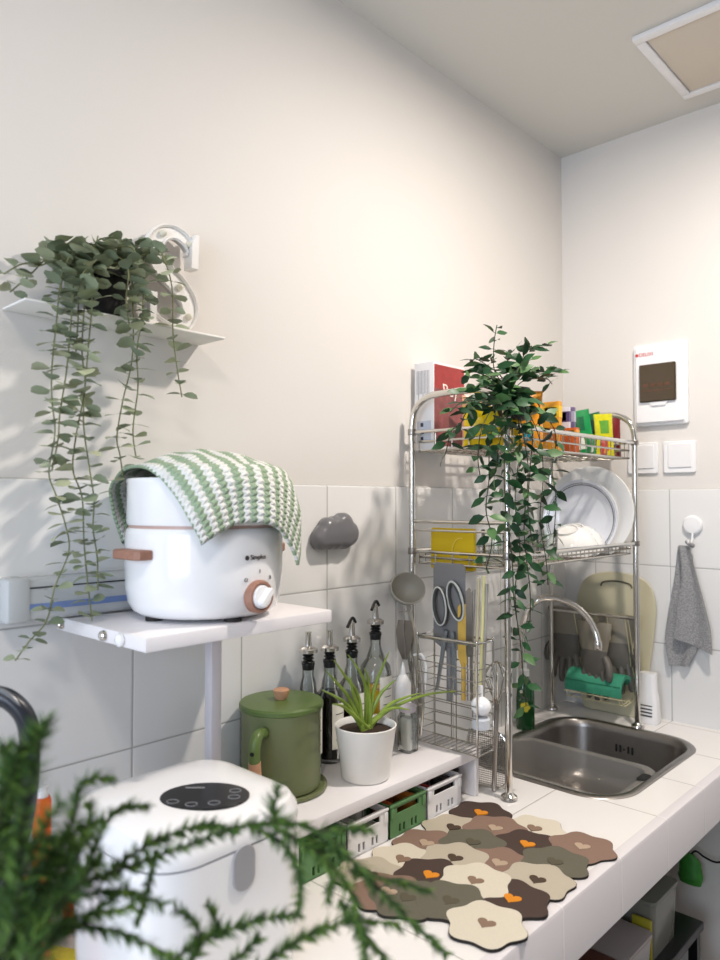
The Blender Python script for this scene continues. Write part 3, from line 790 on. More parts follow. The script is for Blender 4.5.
# ================================================================== cloud hook
def blob_outline(circs, n=72):
    """outer outline of a union of circles around the origin"""
    out = []
    for k in range(n):
        a = 2*PI*k/n; dx, dy = math.cos(a), math.sin(a); best = .001
        for cx, cy, r in circs:
            b = dx*cx+dy*cy; disc = b*b-(cx*cx+cy*cy-r*r)
            if disc > 0: best = max(best, b+math.sqrt(disc))
        out.append((dx*best, dy*best))
    return out
cl = blob_outline([(-.044, -.014, .024), (.042, -.004, .030), (-.020, .006, .028), (.026, .016, .028), (0, -.006, .032), (.03, -.008, .031), (-.02, -.008, .030), (-.034, -.009, .028), (.004, .006, .031)])
ch = thing('cloud_hook', 'glossy grey cloud-shaped wall holder on the tiles between cooker and rack', 'wall hook', (.009, -1.128, 1.395))
m = MB(); MC = WALLX(-1.128, 1.400, .0095)
def sc(o, s): return [(x*s, y*s) for x, y in o]
m.loft([[(MC @ Vector((x, y, z))) for x, y in inset(cl, t_)] for t_, z in ((.004, 0), (0, .004), (0, .018), (.003, .024), (.009, .030), (.016, .033))])
m.build('cloud_body', mat('cloud_grey', (112, 112, 116), .28), ch, ang=70)
m = MB(); m.M = MC; m.b2(-.03, .03, -.02, .02, 0, .001); m.M = Matrix(); m.build('adhesive_pad', whitem, ch)

# ================================================================== far wall : breaker box, switches, hook with towel
t = thing('breaker_box', 'white electrical breaker box with a smoked door on the far wall', 'electrical panel', (.335, 0, 1.70))
m = MB(); m.prism(rrect(.165, .258, .008, 4), 0, .016, WALLY(.336, 1.835), .003); m.prism(rrect(.150, .243, .008, 4), .016, .024, WALLY(.336, 1.835), .004); m.build('housing', whitegl, t)
dm = mat('smoked_door', (62, 48, 26), .12, coat=.5)
m = MB(); m.prism(rrect(.112, .118, .004, 3), .024, .034, WALLY(.333, 1.838), .003); door = m.build('smoked_door', dm, t)
m = MB()
for k in range(4): m.b2(.291+k*.022, .306+k*.022, -.0348, -.034, 1.826, 1.836)
m.b2(.289, .374, -.0348, -.034, 1.812, 1.815)
m.build('breaker_switches', mat('breaker_brown', (96, 62, 40), .4), door, smooth=False)
m = MB(); m.prism([(-.03, .008), (.03, .008), (.02, -.006), (-.02, -.006)], .024, .029, WALLY(.335, 1.773)); m.build('door_catch', whitegl, door)
red = mat('red_ink', (196, 40, 44), .5)
text('DELIXI', .0155, WALLY(.297, 1.930, -.0245), red, 'brand_mark', t)
q = MB(); q.lathe([(.005, 0), (.005, .001)], M=WALLY(.268, 1.930, -.0245), seg=12); q.build('brand_dot', red, t)
for (x0, x1), lb in (((.340, .437), 'white square light switch farther from the corner below the breaker box'), ((.234, .318), 'white square light switch partly behind the rack post')):
    t = thing('light_switch', lb, 'switch', ((x0+x1)/2, 0, 1.55)); cx = (x0+x1)/2
    m = MB(); m.prism(rrect(.096, .098, .006, 4), 0, .009, WALLY(cx, 1.606), .002); m.build('faceplate', whitegl, t)
    m = MB(); m.prism(rrect(.07, .074, .004, 4), .009, .0125, WALLY(cx+.002, 1.610), .0015); m.build('rocker', white, t)
hk = thing('wall_hook', 'round white adhesive hook holding the grey cloth on the far wall', 'hook', (.42, -.009, 1.37))
c = at(692, 525, 'y', -.02)
m = MB(); m.lathe([(.026, 0), (.029, .003), (.029, .007), (.024, .012), (0, .014)], M=WALLY(c.x, c.z, -.0095), seg=36); m.build('disc', whitegl, hk)
m = MB(); m.tube([(c.x, -.018, c.z-.02), (c.x, -.022, c.z-.045), (c.x-.004, -.028, c.z-.058), (c.x-.004, -.042, c.z-.055), (c.x-.004, -.045, c.z-.045)], .0035, 8, 4); m.build('hook_prong', whitegl, hk)
# grey cloth hanging
def cloth_mat(): return mat('grey_terry', (150, 150, 151), .98, noise=.75, nscale=260, bump=.9, bscale=520, spec=.1)
gt = thing('hanging_cloth', 'grey terry cloth hanging from the round white hook', 'cloth', (.42, -.03, 1.0))
L_ = [(680, 545), (679, 580), (672, 620), (667, 645), (669, 668)]; R_ = [(688, 545), (699, 580), (708, 610), (713, 640), (714, 652)]
def hang(name, Lp, Rp, yb, ny, amp, fold, bottom=None):
    m = MB(); nx = 20; rows = []
    Ls = smooth_path([at(p[0], p[1], 'y', yb) for p in Lp], 5); Rs = smooth_path([at(p[0], p[1], 'y', yb) for p in Rp], 5)
    n = len(Ls); front = []; back = []
    for i in range(n):
        a_, b_ = Ls[i], Rs[i]; fr = []; bk = []
        for k in range(nx+1):
            s = k/nx; p = a_.lerp(b_, s)
            d = amp*(math.sin(s*PI*fold+.6+i*.03)*.5+.5)*(.4+.6*i/n)+.006
            fr.append(Vector((p.x, p.y-d, p.z))); bk.append(Vector((p.x, p.y-d+.005, p.z)))
        front.append(fr); back.append(bk)
    rings = [fr+bk[::-1] for fr, bk in zip(front, back)]
    m.loft(rings); return m.build(name, cloth_mat(), gt, ang=60)
hang('cloth_back_fold', [(679, 546), (676, 575), (670, 610), (667, 640), (671, 665)], [(690, 546), (697, 580), (702, 612), (702, 640), (690, 666)], -.012, 1, .012, 2.5)
hang('cloth_front_fold', [(680, 545), (683, 575), (680, 600), (678, 622), (676, 637)], [(690, 546), (699, 580), (706, 605), (712, 630), (714, 654)], -.026, 1, .014, 2.2)
m = MB(); m.tube([(c.x-.012, -.03, c.z-.05), (c.x, -.042, c.z-.056), (c.x+.006, -.03, c.z-.062)], .006, 8, 3); m.build('hanging_loop', cloth_mat(), gt)

# ================================================================== riser shelf with its things
rs = thing('counter_riser', 'long low white shelf on the worktop carrying bottles, canister and aloe', 'shelf', (.13, -1.165, .80))
RY0, RY1, RXF, RZT = -1.452, -.883, .251, .910
m = MB(); m.b2(.012, RXF, RY0, RY1, RZT-.023, RZT, .002); m.build('top_board', board_w, rs)
for y in (RY0+.001, RY1-.017):
    m = MB(); m.b2(.012, RXF-.006, y, y+.016, .8005, RZT-.023, .001); m.build('end_panel', board_w, rs)

def holed(m, M, xs, zs, hole, th):
    for i in range(len(xs)-1):
        for j in range(len(zs)-1):
            if not hole(i, j):
                old = m.M; m.M = M; m.b2(xs[i], xs[i+1], zs[j], zs[j+1], 0, th); m.M = old
def crate(mt, label, y0, y1, h=.064, xf=.243):
    t = thing('storage_crate', label, 'crate', ((xf+.06)/2, (y0+y1)/2, .8005), 'folding crates under the counter riser')
    z0 = .8005; w = y1-y0; xb = .06
    m = MB()
    F = frame((xf-.003, y0, z0), (0, 1, 0), (0, 0, 1), (1, 0, 0))
    xs = [0, .008, .016]+[.016+(w-.032)*k/13 for k in range(1, 13)]+[w-.016, w-.008, w]
    zs = [0, .006, .014, .022, .030, h-.020, h-.008, h]
    n = len(xs)-1
    def hole(i, j):
        if j in (1, 2) and i in (4, 6, 10, 12): return True
        if j == 3 and i in (5, 7, 11, 13): return False
        if j == 5: return 3 <= i <= n-4
        return False
    holed(m, F, xs, zs, hole, .003)
    B = frame((xb, y0, z0), (0, 1, 0), (0, 0, 1), (1, 0, 0)); holed(m, B, [0, w], [0, h], lambda i, j: False, .003)
    for y in (y0, y1-.003):
        S_ = frame((xb, y+.003, z0), (1, 0, 0), (0, 0, 1), (0, -1, 0)); d = xf-xb
        holed(m, S_, [0, .02, d*.35, d*.65, d-.02, d], [0, .02, .028, h-.012, h], lambda i, j: j == 2 and i in (1, 3), .003)
    m.b2(xb, xf, y0, y1, z0, z0+.003)
    m.build('crate_body', mt, t, smooth=False)
    m = MB()
    for (a0, a1, b0, b1) in ((xf-.006, xf+.0025, y0-.0005, y1+.0005), (xb-.002, xb+.004, y0, y1), (xb, xf, y0-.0005, y0+.005), (xb, xf, y1-.005, y1+.0005)): m.b2(a0, a1, b0, b1, z0+h-.004, z0+h+.001, .0008)
    m.build('crate_rim', mt, t)
    for y in (y0+.002, y1-.012):
        m = MB(); m.b2(xf, xf+.003, y, y+.010, z0+h-.026, z0+h-.006, .0008); m.build('corner_latch', mt, t)
    return t
crate(gcrate, 'green slotted crate under the riser at its left end behind the fern', RY0+.022, -1.317)
crate(white, 'white slotted crate between the two green ones under the riser', -1.312, -1.198)
crate(gcrate, 'green slotted crate with orange packets, between two white crates', -1.192, -1.078)
crate(white, 'white slotted crate with dark sachets, nearest the dish rack', -1.071, -.950)
def packets(y0, y1, cols, lbs):
    for k, (c_, lb) in enumerate(zip(cols, lbs)):
        y = y0+(y1-y0)*(k+.5)/len(cols); x = .205-.035*(k % 2)
        t = tag(MB().box((x, y, .8055+.028), (.05, .020, .052), .006, Matrix.Rotation(rnd(-.15, .15), 3, 'Z')).build('food_packet', mat('pk_%d_%d_%d' % c_, c_, .3, noise=.3, nscale=60)), lb, 'packet', 'packets in the crates')
packets(-1.185, -1.085, ((200, 96, 40), (120, 60, 30), (190, 120, 50)), ('orange food packet in the green crate, its left', 'brown food packet in the middle of the green crate', 'amber food packet in the green crate, its right'))
packets(-1.064, -.957, ((150, 50, 40), (50, 44, 42), (70, 66, 64)), ('red-brown packet in the white crate nearest the rack', 'black packet in the middle of the white crate nearest the rack', 'dark grey packet in the white crate nearest the rack'))
packets(-1.305, -1.205, ((180, 184, 182), (210, 210, 205)), ('pale grey packet at the left in the middle white crate', 'off-white packet at the right in the middle white crate'))
packets(-1.42, -1.325, ((70, 110, 60), (90, 120, 70)), ('dark green packet at the left in the end crate', 'mid green packet at the right in the end crate'))
# small dark item right of the crates
t = thing('jar', 'small dark jar tucked under the riser beside the last white crate', 'jar', (.20, -.925, .8005))
m = MB(); m.lathe([(.017, 0), (.018, .002), (.018, .040), (.014, .044)], (.20, -.925, .8005), 20); m.build('jar_body', mat('dark_jar', (40, 40, 48), .2), t)
m = MB(); m.lathe([(.016, .044), (.016, .058), (.012, .060), (0, .06)], (.20, -.925, .8005), 20); m.build('jar_lid', black, t)

# ------------------------------------------------------------------ olive canister
KX, KY = .0985, -1.3505
cn = thing('canister', 'olive green enamel canister with wooden lid knob and side handle on the riser', 'canister', (KX, KY, RZT))
m = MB(); m.lathe([(.080, 0), (.090, .002), (.0905, .008), (.086, .009), (.080, .006), (0, .005)], (KX, KY, RZT), 48); m.build('drip_plate', green_can, cn)
m = MB(); m.lathe([(.074, .0065), (.077, .009), (.0775, .148), (.0790, .152), (.0790, .158), (.074, .158)], (KX, KY, RZT), 48); m.build('canister_body', green_can, cn)
m = MB(); m.lathe([(.0800, .157), (.0825, .159), (.0825, .166), (.080, .1695), (.055, .171), (0, .172)], (KX, KY, RZT), 48); lid = m.build('lid', green_lid, cn)
m = MB(); m.lathe([(.010, .1715), (.0125, .176), (.016, .187), (.016, .190), (.013, .192), (0, .192)], (KX, KY, RZT), 24); m.build('lid_knob', wood, lid)
ha = math.atan2(CAM.y-KY, CAM.x-KX)-.42
def kp(r, z, off=0): return Vector((KX+r*math.cos(ha)-off*math.sin(ha), KY+r*math.sin(ha)+off*math.cos(ha), RZT+z))
m = MB(); Fh = lambda z: None
m.tube([kp(.072, .128), kp(.098, .132), kp(.113, .124), kp(.118, .10), kp(.116, .075), kp(.108, .045), kp(.095, .035), kp(.072, .033)], .0105, 12, 4)
hd = m.build('handle', green_lid, cn)
m = MB(); m.tube([kp(.1175, .088), kp(.1135, .062), kp(.107, .044)], .0115, 12, 4); lab(m.build('handle_grip', wood, hd), 'wooden grip')
m = MB(); m.lathe([(.004, 0), (.004, .001)], M=frame(kp(.1275, .105), (-math.sin(ha), math.cos(ha), 0), (0, 0, 1), (math.cos(ha), math.sin(ha), 0)), seg=12); m.build('rivet', black, hd)

# ------------------------------------------------------------------ oil bottles
def bottle(label, x, y, R, hb, liquid, level, lever=True):
    """glass sauce bottle with a steel pourer; hb = height of the shoulder"""
    t = thing('oil_bottle', label, 'bottle', (x, y, RZT), 'pourer bottles along the riser')
    z = RZT+.0005; hn = hb+.055
    outer = [(R*.9, 0), (R, .004), (R, hb*.82), (R*.93, hb*.92), (R*.62, hb), (.016, hb+.018), (.0125, hb+.03), (.012, hn), (.0145, hn), (.0145, hn+.006)]
    inner = [(.010, hn+.006), (.0102, hb+.03), (.0125, hb+.018), (R*.62-.003, hb-.003), (R-.004, hb*.82), (R-.004, .007), (0, .006)]
    m = MB(); m.lathe(outer+inner, (x, y, z), 32, c1=True); m.build('glass_body', glass, t)
    if liquid:
        rr = R-.0046
        m = MB(); lv = level
        prof = [(rr*.97, .008), (rr, .010), (rr, min(lv, hb*.8))]
        if lv > hb*.8: prof += [(R*.62-.004, hb-.004), ]
        prof += [(0, max(lv, hb*.8) if lv <= hb*.8 else hb-.0035)] if lv > hb*.8 else [(0, lv)]
        m.lathe(prof, (x, y, z), 28, c0=True); m.build('liquid', liquid, t)
    m = MB(); m.lathe([(.0125, hn-.010), (.0135, hn+.002), (.0135, hn+.004)], (x, y, z), 20)
    for k in range(3): m.lathe([(.009, hn+.004+k*.007), (.0125, hn+.006+k*.007), (.009, hn+.010+k*.007)], (x, y, z), 20)
    m.build('stopper', black, t)
    m = MB(); m.lathe([(.012, hn+.024), (.0195, hn+.026), (.0200, hn+.033), (.014, hn+.037), (.0075, hn+.039), (.0060, hn+.066), (.0075, hn+.069), (0, hn+.069)], (x, y, z), 24); m.build('pourer', mat('pourer_steel', (205, 202, 198), .22, metal=1), t)
    if lever:
        tp = Vector((x, y, z+hn+.072)); d = Vector((.3, -.95, 0)).normalized()
        m = MB(); m.tube([tp+Vector((0, .012, -.006)), tp+Vector((0, .004, .005)), tp+Vector((.002, -.006, .002)), tp+d*.022+Vector((0, 0, -.012))], .0035, 8, 4, radii=None); m.build('lever', black, t)
    c = Vector((x, y, 0)); a0 = math.radians(-18)
    seg = 10; h0, h1 = hb*.20, hb*.82
    m = MB(); ring = lambda r, z_: [(x+r*math.cos(a0+aa), y+r*math.sin(a0+aa), z+z_) for aa in [-.62+1.24*k/seg+.35 for k in range(seg+1)]]
    m.loft([ring(R+.0004, h0)+ring(R+.0010, h0)[::-1], ring(R+.0004, h1)+ring(R+.0010, h1)[::-1]]); lb = m.build('paper_label', mat('label_paper', (240, 238, 228), .6), t)
    m = MB()
    for k in range(5):
        zz = z+h0+(h1-h0)*(.2+.14*k); aw = (.32, .2, .4, .28, .36)[k]
        rg = lambda r: [(x+r*math.cos(a0+aa), y+r*math.sin(a0+aa)) for aa in [-aw+2*aw*i/6+.35 for i in range(7)]]
        m.loft([[(a_, b_, zz) for a_, b_ in rg(R+.0011)+rg(R+.0014)[::-1]], [(a_, b_, zz+.0016) for a_, b_ in rg(R+.0011)+rg(R+.0014)[::-1]]])
    m.build('label_lines', mat('label_ink', (90, 90, 84), .6), lb)
    return t
soy = mat('soy_sauce', (24, 12, 8), .1); vin = mat('dark_vinegar', (34, 20, 12), .1); oil = mat('yellow_oil', (214, 166, 10), .12)
bottle('first pourer bottle from the left, clear and mostly hidden by the green canister', .06, -1.243, .029, .160, thin_glass('clear_liquid', (226, 222, 208), .4), .05, False)
bottle('second pourer bottle from the left, filled with black sauce', .06, -1.180, .030, .155, soy, .150, False)
bottle('third pourer bottle from the left, half full of dark vinegar with a white label', .06, -1.110, .030, .165, vin, .100)
bottle('tallest pourer bottle, golden oil and white label, at the right of its row', .062, -1.033, .037, .195, oil, .130)

# ------------------------------------------------------------------ jars and squeeze bottle
t = thing('squeeze_bottle', 'slim white squeeze bottle with pointed nozzle behind the salt jar', 'bottle', (.105, -.985, RZT))
m = MB(); m.lathe([(.018, 0), (.0195, .003), (.0195, .128), (.0185, .140), (.010, .156), (.0070, .158), (.0055, .164)], (.105, -.985, RZT+.0005), 24); m.build('bottle_body', whitegl, t)
m = MB(); m.lathe([(.0070, .158), (.0062, .170), (.0028, .180), (.0022, .186), (0, .186)], (.105, -.985, RZT+.0005), 18); m.build('nozzle', whitegl, t)
def jar(label, x, y, w, h, fill, fh):
    t = thing('spice_jar', label, 'jar', (x, y, RZT), 'lidded spice jars'); z = RZT+.0005
    def rg(s, zz): return [(x+a, y+b, z+zz) for a, b in rrect(s, s, s*.22, 4)]
    m = MB(); m.loft([rg(w*.94, 0), rg(w, .003), rg(w, h*.85), rg(w*.8, h*.95), rg(w*.8, h), rg(w*.72, h), rg(w*.72, h*.94), rg(w-.005, h*.83), rg(w-.005, .006)]); m.build('jar_glass', glass, t)
    m = MB(); m.loft([rg(w-.0052, .0065), rg(w-.0052, fh*.9), rg(w*.6, fh)]); m.build('contents', fill, t)
    m = MB(); m.lathe([(w*.50, h), (w*.54, h+.002), (w*.54, h+.012), (w*.5, h+.014), (0, h+.014)], (x, y, z), 28); m.build('jar_lid', mat('lid_lilac', (190, 184, 192), .25, metal=.1), t)
salt = mat('white_salt', (236, 234, 230), .8, bump=.6, bscale=200)
jar('square glass jar of white salt with a round lid on the riser', .146, -1.018, .038, .088, salt, .074)
jar('glass jar with a round grey lid half hidden behind the aloe pot', .115, -1.085, .038, .070, mat('pepper', (96, 80, 62), .9), .03)

# ------------------------------------------------------------------ aloe
AX, AY = .183, -1.198
al = thing('potted_aloe', 'small aloe with long thin green leaves in a white round pot on the riser', 'plant', (AX, AY, RZT))
m = MB(); m.lathe([(.046, 0), (.049, .003), (.053, .04), (.0625, .1035), (.0635, .106), (.061, .107), (.0585, .104), (.0565, .094)], (AX, AY, RZT+.0005), 48, c1=False); m.build('pot', mat('pot_white', (236, 234, 230), .35), al)
m = MB(); m.lathe([(.057, .088), (.057, .093), (.03, .096), (0, .097)], (AX, AY, RZT), 32); m.build('soil', soil, al)
alm = mat('aloe_leaf', (128, 152, 62), .35, noise=.25, nscale=40); base = Vector((AX, AY, RZT+.094))
for k, tips in enumerate(([(350, 700), (338, 684), (326, 671)], [(348, 706), (336, 697), (322, 690)], [(374, 690), (382, 668), (389, 652)], [(366, 690), (360, 672), (348, 655)], [(392, 708), (430, 694), (468, 691)], [(388, 706), (404, 698), (420, 693)],
        [(350, 712), (342, 706), (333, 704)], [(368, 688), (368, 678), (364, 668)], [(384, 712), (396, 708), (410, 710)], [(356, 702), (352, 690), (350, 676)], [(378, 698), (388, 686), (396, 680)], [(358, 696), (345, 676), (334, 660)])):
    xs = [AX+.008, AX+.022, AX+.038]
    P_ = [base+Vector((rnd(-.012, .012), rnd(-.012, .012), 0))]+[at(a_, b_, 'x', xs[i]) for i, (a_, b_) in enumerate(tips)]
    P_ = smooth_path(P_, 6); n = len(P_)
    m = MB(); rr = [.0042*(1-(i/n)**1.6)+.0005 for i in range(n)]
    m.tube(P_, .004, 8, radii=rr); m.build('leaf', alm, al)

# ================================================================== white rice cooker (left foreground)
rc = thing('rice_cooker', 'white rounded-square rice cooker with a black oval control panel on the worktop', 'rice cooker', (.295, -1.692, .80))
RCX, RCY = .292, -1.694
def rcr(w, d, r, z): return [(RCX+x, RCY+y, z) for x, y in rrect(w, d, r, 10)]
m = MB(); m.loft([rcr(.235, .235, .05, .806), rcr(.25, .25, .06, .812), rcr(.258, .258, .065, .86), rcr(.262, .262, .067, 1.0), rcr(.262, .262, .067, 1.012)]); m.build('cooker_body', whitegl, rc)
m = MB(); m.loft([rcr(.257, .257, .065, 1.012), rcr(.257, .257, .065, 1.0155)]); lab(m.build('lid_seam', mat('silver_trim', (170, 172, 180), .2, metal=.8), rc), 'silver trim line')
m = MB(); m.loft([rcr(.264, .264, .068, 1.0155), rcr(.266, .266, .069, 1.022), rcr(.262, .262, .067, 1.034), rcr(.246, .246, .062, 1.046), rcr(.21, .21, .055, 1.053), rcr(.12, .12, .04, 1.056)]); lidr = m.build('lid', whitegl, rc)
pp = at(205, 795, 'z', 1.0575)
panM = frame((pp.x, pp.y, 1.0560), RT, Vector((-math.sin(YAW), math.cos(YAW), 0)), (0, 0, 1))
m = MB(); m.prism([(.0625*math.cos(2*PI*k/48), .047*math.sin(2*PI*k/48)) for k in range(48)], -.004, .0012, panM, .0006); pn = m.build('control_panel', mat('panel_black', (22, 22, 24), .25), rc)
gi = mat('panel_ink', (150, 150, 152), .4)
m = MB()
for x, y in ((-.040, -.022), (-.012, -.031), (.018, -.026), (.042, -.006), (.040, .016)):
    m.tube([panM @ Vector((x+.008*math.cos(2*PI*k/18), y+.0065*math.sin(2*PI*k/18), .0014)) for k in range(18)], .0005, 4, closed=True)
m.build('button_ring', gi, pn)
m = MB(); m.prism([(x-.020, y+.027) for x, y in rrect(.028, .003, .001, 2)], .0011, .0015, panM); m.build('printed_mark', gi, pn)
m = MB(); xf = RCX+.1305; bp_ = at(243, 867, 'x', xf)
m.prism(rrect(.036, .060, .0179, 8), -.002, .004, frame((xf, bp_.y, bp_.z), (0, 1, 0), (0, 0, 1), (1, 0, 0)), .001); lab(m.build('release_button', mat('button_grey', (172, 172, 176), .3, metal=.3), rc), 'grey oval button')
m = MB(); q0 = at(162, 776, 'z', 1.050); q1 = at(184, 769, 'z', 1.050); m.tube([q0, q1], .0016, 6); m.build('lid_mark', whitem, lidr)
m = MB()
for sx in (-1, 1):
    for sy in (-1, 1): m.lathe([(.012, 0), (.012, .007)], (RCX+sx*.09, RCY+sy*.09, .8), 12)
m.build('foot', rubber, rc)

# ================================================================== utensil basket and tools
bk = thing('utensil_basket', 'chrome wire utensil basket standing on the right end of the riser', 'basket', (.20, -.915, RZT))
ux0, ux1, uy0, uy1, uz0, uz1 = .122, .288, -.952, -.888, RZT+.003, 1.157
m = MB()
for k in range(8):
    z = uz0+(uz1-uz0-.03)*k/8
    m.tube([(ux0, uy0, z), (ux1, uy0, z), (ux1, uy1, z), (ux0, uy1, z)], .0014, 5, closed=True)
for x in (ux0+.05, ux0+.11):
    m.tube([(x, uy0, uz1), (x, uy0, uz0), (x, uy1, uz0), (x, uy1, uz1)], .0014, 5)
for k in range(1, 12):
    x = ux0+(ux1-ux0)*k/12; m.tube([(x, uy0, uz0), (x, uy1, uz0)], .0012, 4)
m.build('wire_mesh', wire, bk)
m = MB(); m.tube([(ux0, uy0, uz1), (ux1, uy0, uz1), (ux1, uy1, uz1), (ux0, uy1, uz1)], .0026, 8, closed=True)
m.b2(ux0, ux1, uy0-.001, uy0+.001, uz1-.006, uz1+.004)
m.build('basket_rim', chrome, bk)
for x in (ux0, ux1):
    for y in (uy0, uy1): m = MB(); m.tube([(x, y, RZT+.001), (x, y, uz1+.002)], .0024, 8); m.sphere((x, y, uz1+.004), .0038); m.build('corner_post', chrome, bk)
uy = (uy0+uy1)/2
def U(px, py, y=uy): return at(px, py, 'y', y)
# ladle
silic = mat('grey_silicone', (164, 160, 150), .45)
t = thing('soup_ladle', 'grey ladle with round bowl standing head up at the left of the utensils', 'ladle', (.07, -.905, RZT))
c = at(408, 588, 'y', -.905)
Ml = Matrix.Translation(c) @ Matrix.Rotation(math.radians(52), 4, 'Z') @ Matrix.Rotation(math.radians(56), 4, 'X')
m = MB(); R = .044; m.lathe([(0, -.040), (R*.5, -.036), (R*.85, -.021), (R, 0), (R*.93, .002), (R*.77, -.019), (R*.45, -.033), (0, -.037)], M=Ml, seg=32); m.build('ladle_bowl', silic, t)
m = MB(); m.tube([c+Vector((.0, .0, -.036)), at(412, 625, 'y', -.905), at(417, 665, 'y', -.905), at(421, 715, 'y', -.905)], .006, 8, 4); m.build('handle', silic, t)
t = thing('turner', 'dark steel turner with a hook top standing left of the utensil basket', 'spatula', (.06, -.93, RZT))
m = MB(); a0 = at(404, 610, 'y', -.925); a1 = at(411, 662, 'y', -.925)
m.prism([(-.017, .028), (.017, .028), (.022, .0), (.014, -.045), (.006, -.065), (-.006, -.065), (-.018, -.04), (-.022, 0)], 0, .002, frame(at(405, 632, 'y', -.930), (1, .3, 0), (0, 0, 1), (.3, -1, 0)), .0005); m.build('blade', mat('warm_steel', (150, 138, 126), .35, metal=.9), t)
m = MB(); m.tube([at(404, 606, 'y', -.935), at(404, 630, 'y', -.935), at(406, 660, 'y', -.932)], .0012, 5); m.tube([at(399, 612, 'y', -.936), at(411, 611, 'y', -.936)], .002, 6); m.build('hook_top', chrome, t); m = MB(); m.tube([at(408, 655, 'y', -.93), at(414, 690, 'y', -.925), at(419, 735, 'y', -.92)], .004, 8); m.build('handle', chrome, t)
t = thing('pastry_tongs', 'white-tipped steel tongs leaning beside the basket', 'tongs', (.11, -.94, RZT))
m = MB(); m.tube([at(415, 628, 'y', -.94), at(420, 655, 'y', -.945), at(424, 690, 'y', -.95), at(421, 735, 'y', -.955)], .0028, 6, 4); m.build('tongs_arm', chrome, t)
m = MB(); m.tube([at(414, 655, 'y', -.945), at(422, 655, 'y', -.945), at(426, 666, 'y', -.945), at(425, 690, 'y', -.945)], .0035, 6, 4); m.build('tongs_tip', whitegl, t)
# tall scissors
t = thing('kitchen_scissors', 'black and white handled kitchen scissors standing upside down in the utensil basket', 'scissors', (.18, uy, RZT))
def loopring(cx, cz, w, h, tilt, y): return [(cx+(w*math.cos(a_)*math.cos(tilt)-h*math.sin(a_)*math.sin(tilt)), y, cz+(w*math.cos(a_)*math.sin(tilt)+h*math.sin(a_)*math.cos(tilt))) for a_ in [2*PI*k/28 for k in range(28)]]
sc_ = U(440, 606); s2 = U(454, 601)
m = MB(); m.tube(loopring(sc_.x, sc_.z, .018, .042, .10, uy), .0055, 8, closed=True); o = m.build('handle_loop', mat('scissor_grey', (70, 72, 72), .3), t)
m = MB(); m.tube(loopring(sc_.x, sc_.z, .0195, .044, .10, uy-.004), .0022, 6, closed=True); m.build('loop_trim', mat('trim_light', (196, 198, 194), .4), o)
m = MB(); m.tube(loopring(s2.x, s2.z, .018, .042, .28, uy+.006), .0055, 8, closed=True); o2 = m.build('handle_loop', mat('scissor_grey', (70, 72, 72), .3), t)
m = MB(); m.tube(loopring(s2.x+.002, s2.z, .0205, .045, .28, uy+.002), .0026, 6, closed=True); m.build('loop_trim', mat('trim_light', (196, 198, 194), .4), o2)
m = MB()
for A, B in (((446, 630), (437, 690)), ((452, 632), (456, 695))):
    a_, b_ = U(*A), U(*B); d = (b_-a_); m.tube([a_, b_], .005, 6, radii=[.006, .004]); 
m.build('blade', mat('blue_steel', (150, 160, 168), .3, metal=.8), t)
# flat tools standing in the basket
def flat(name, label, cat, px, top_, bot, w0, w1, mt, y, parts=None, hm=None, hfrac=.35):
    t = thing(name, label, cat, at(px, bot, 'y', y))
    a_, b_ = at(px, top_, 'y', y), at(px, bot, 'y', y); H = a_.z-b_.z
    m = MB(); F = frame(b_, (1, 0, 0), (0, 0, 1), (0, -1, 0)); h0 = H*hfrac
    m.prism([(-w1/2, h0), (w1/2, h0), (w0/2, h0+.02), (w0/2, H-.008), (w0/2-.008, H), (-w0/2+.008, H), (-w0/2, H-.008), (-w0/2, h0+.02)], 0, .003, F, .0008); m.build('head', mt, t)
    m = MB(); m.tube([b_+Vector((0, -.0015, 0)), b_+Vector((0, -.0015, h0+.01))], w1*.45, 8); m.build('handle', hm or mt, t)
    return t
flat('rice_scoop', 'broad grey silicone scraper behind the scissors', 'spatula', 450, 563, 700, .092, .016, mat('scraper_grey', (124, 124, 126), .55), uy+.016)
flat('wooden_spatula', 'yellow bamboo spatula between scissors and chopsticks', 'spatula', 464, 604, 700, .030, .012, mat('bamboo', (208, 172, 82), .5, noise=.2, nscale=50), uy+.006)
flat('butter_knife_block', 'flat steel knife standing upright in the utensil basket', 'knife', 470, 588, 700, .018, .012, steel, uy-.004)
for k, (px, tp, cc) in enumerate(((474, 590, (150, 146, 140)), (479, 578, (190, 180, 150)), (484, 576, (214, 208, 150)), (487, 584, (160, 156, 150)))):
    a_, b_ = at(px, tp, 'y', uy+.004*k), at(px-4, 700, 'y', uy+.004*k)
    t = tag(MB().tube([a_, b_], .0038, 8).build('chopstick', mat('stick_%d' % k, cc, .4)), ('steel grey chopstick nearest the scissors', 'beige chopstick second from the scissors', 'pale yellow chopstick third from the scissors', 'grey chopstick farthest from the scissors')[k], 'chopstick', 'chopsticks in the utensil basket')
t = thing('white_brush', 'round white dish brush standing head up low in the utensil basket', 'brush', U(482, 735, uy0-.012))
c = U(481, 706, uy0+.020)
m = MB(); m.sphere(c, .024, (1, .8, .9)); m.tube([c, c+Vector((0, 0, .045))], .005, 8); m.build('brush_head', whitegl, t)
m = MB(); m.lathe([(.012, 0), (.020, .004), (.020, .024), (.016, .028)], (c.x, c.y, c.z-.052), 20); m.build('bristles', mat('bristles', (200, 204, 210), .9, bump=.8, bscale=300), t)
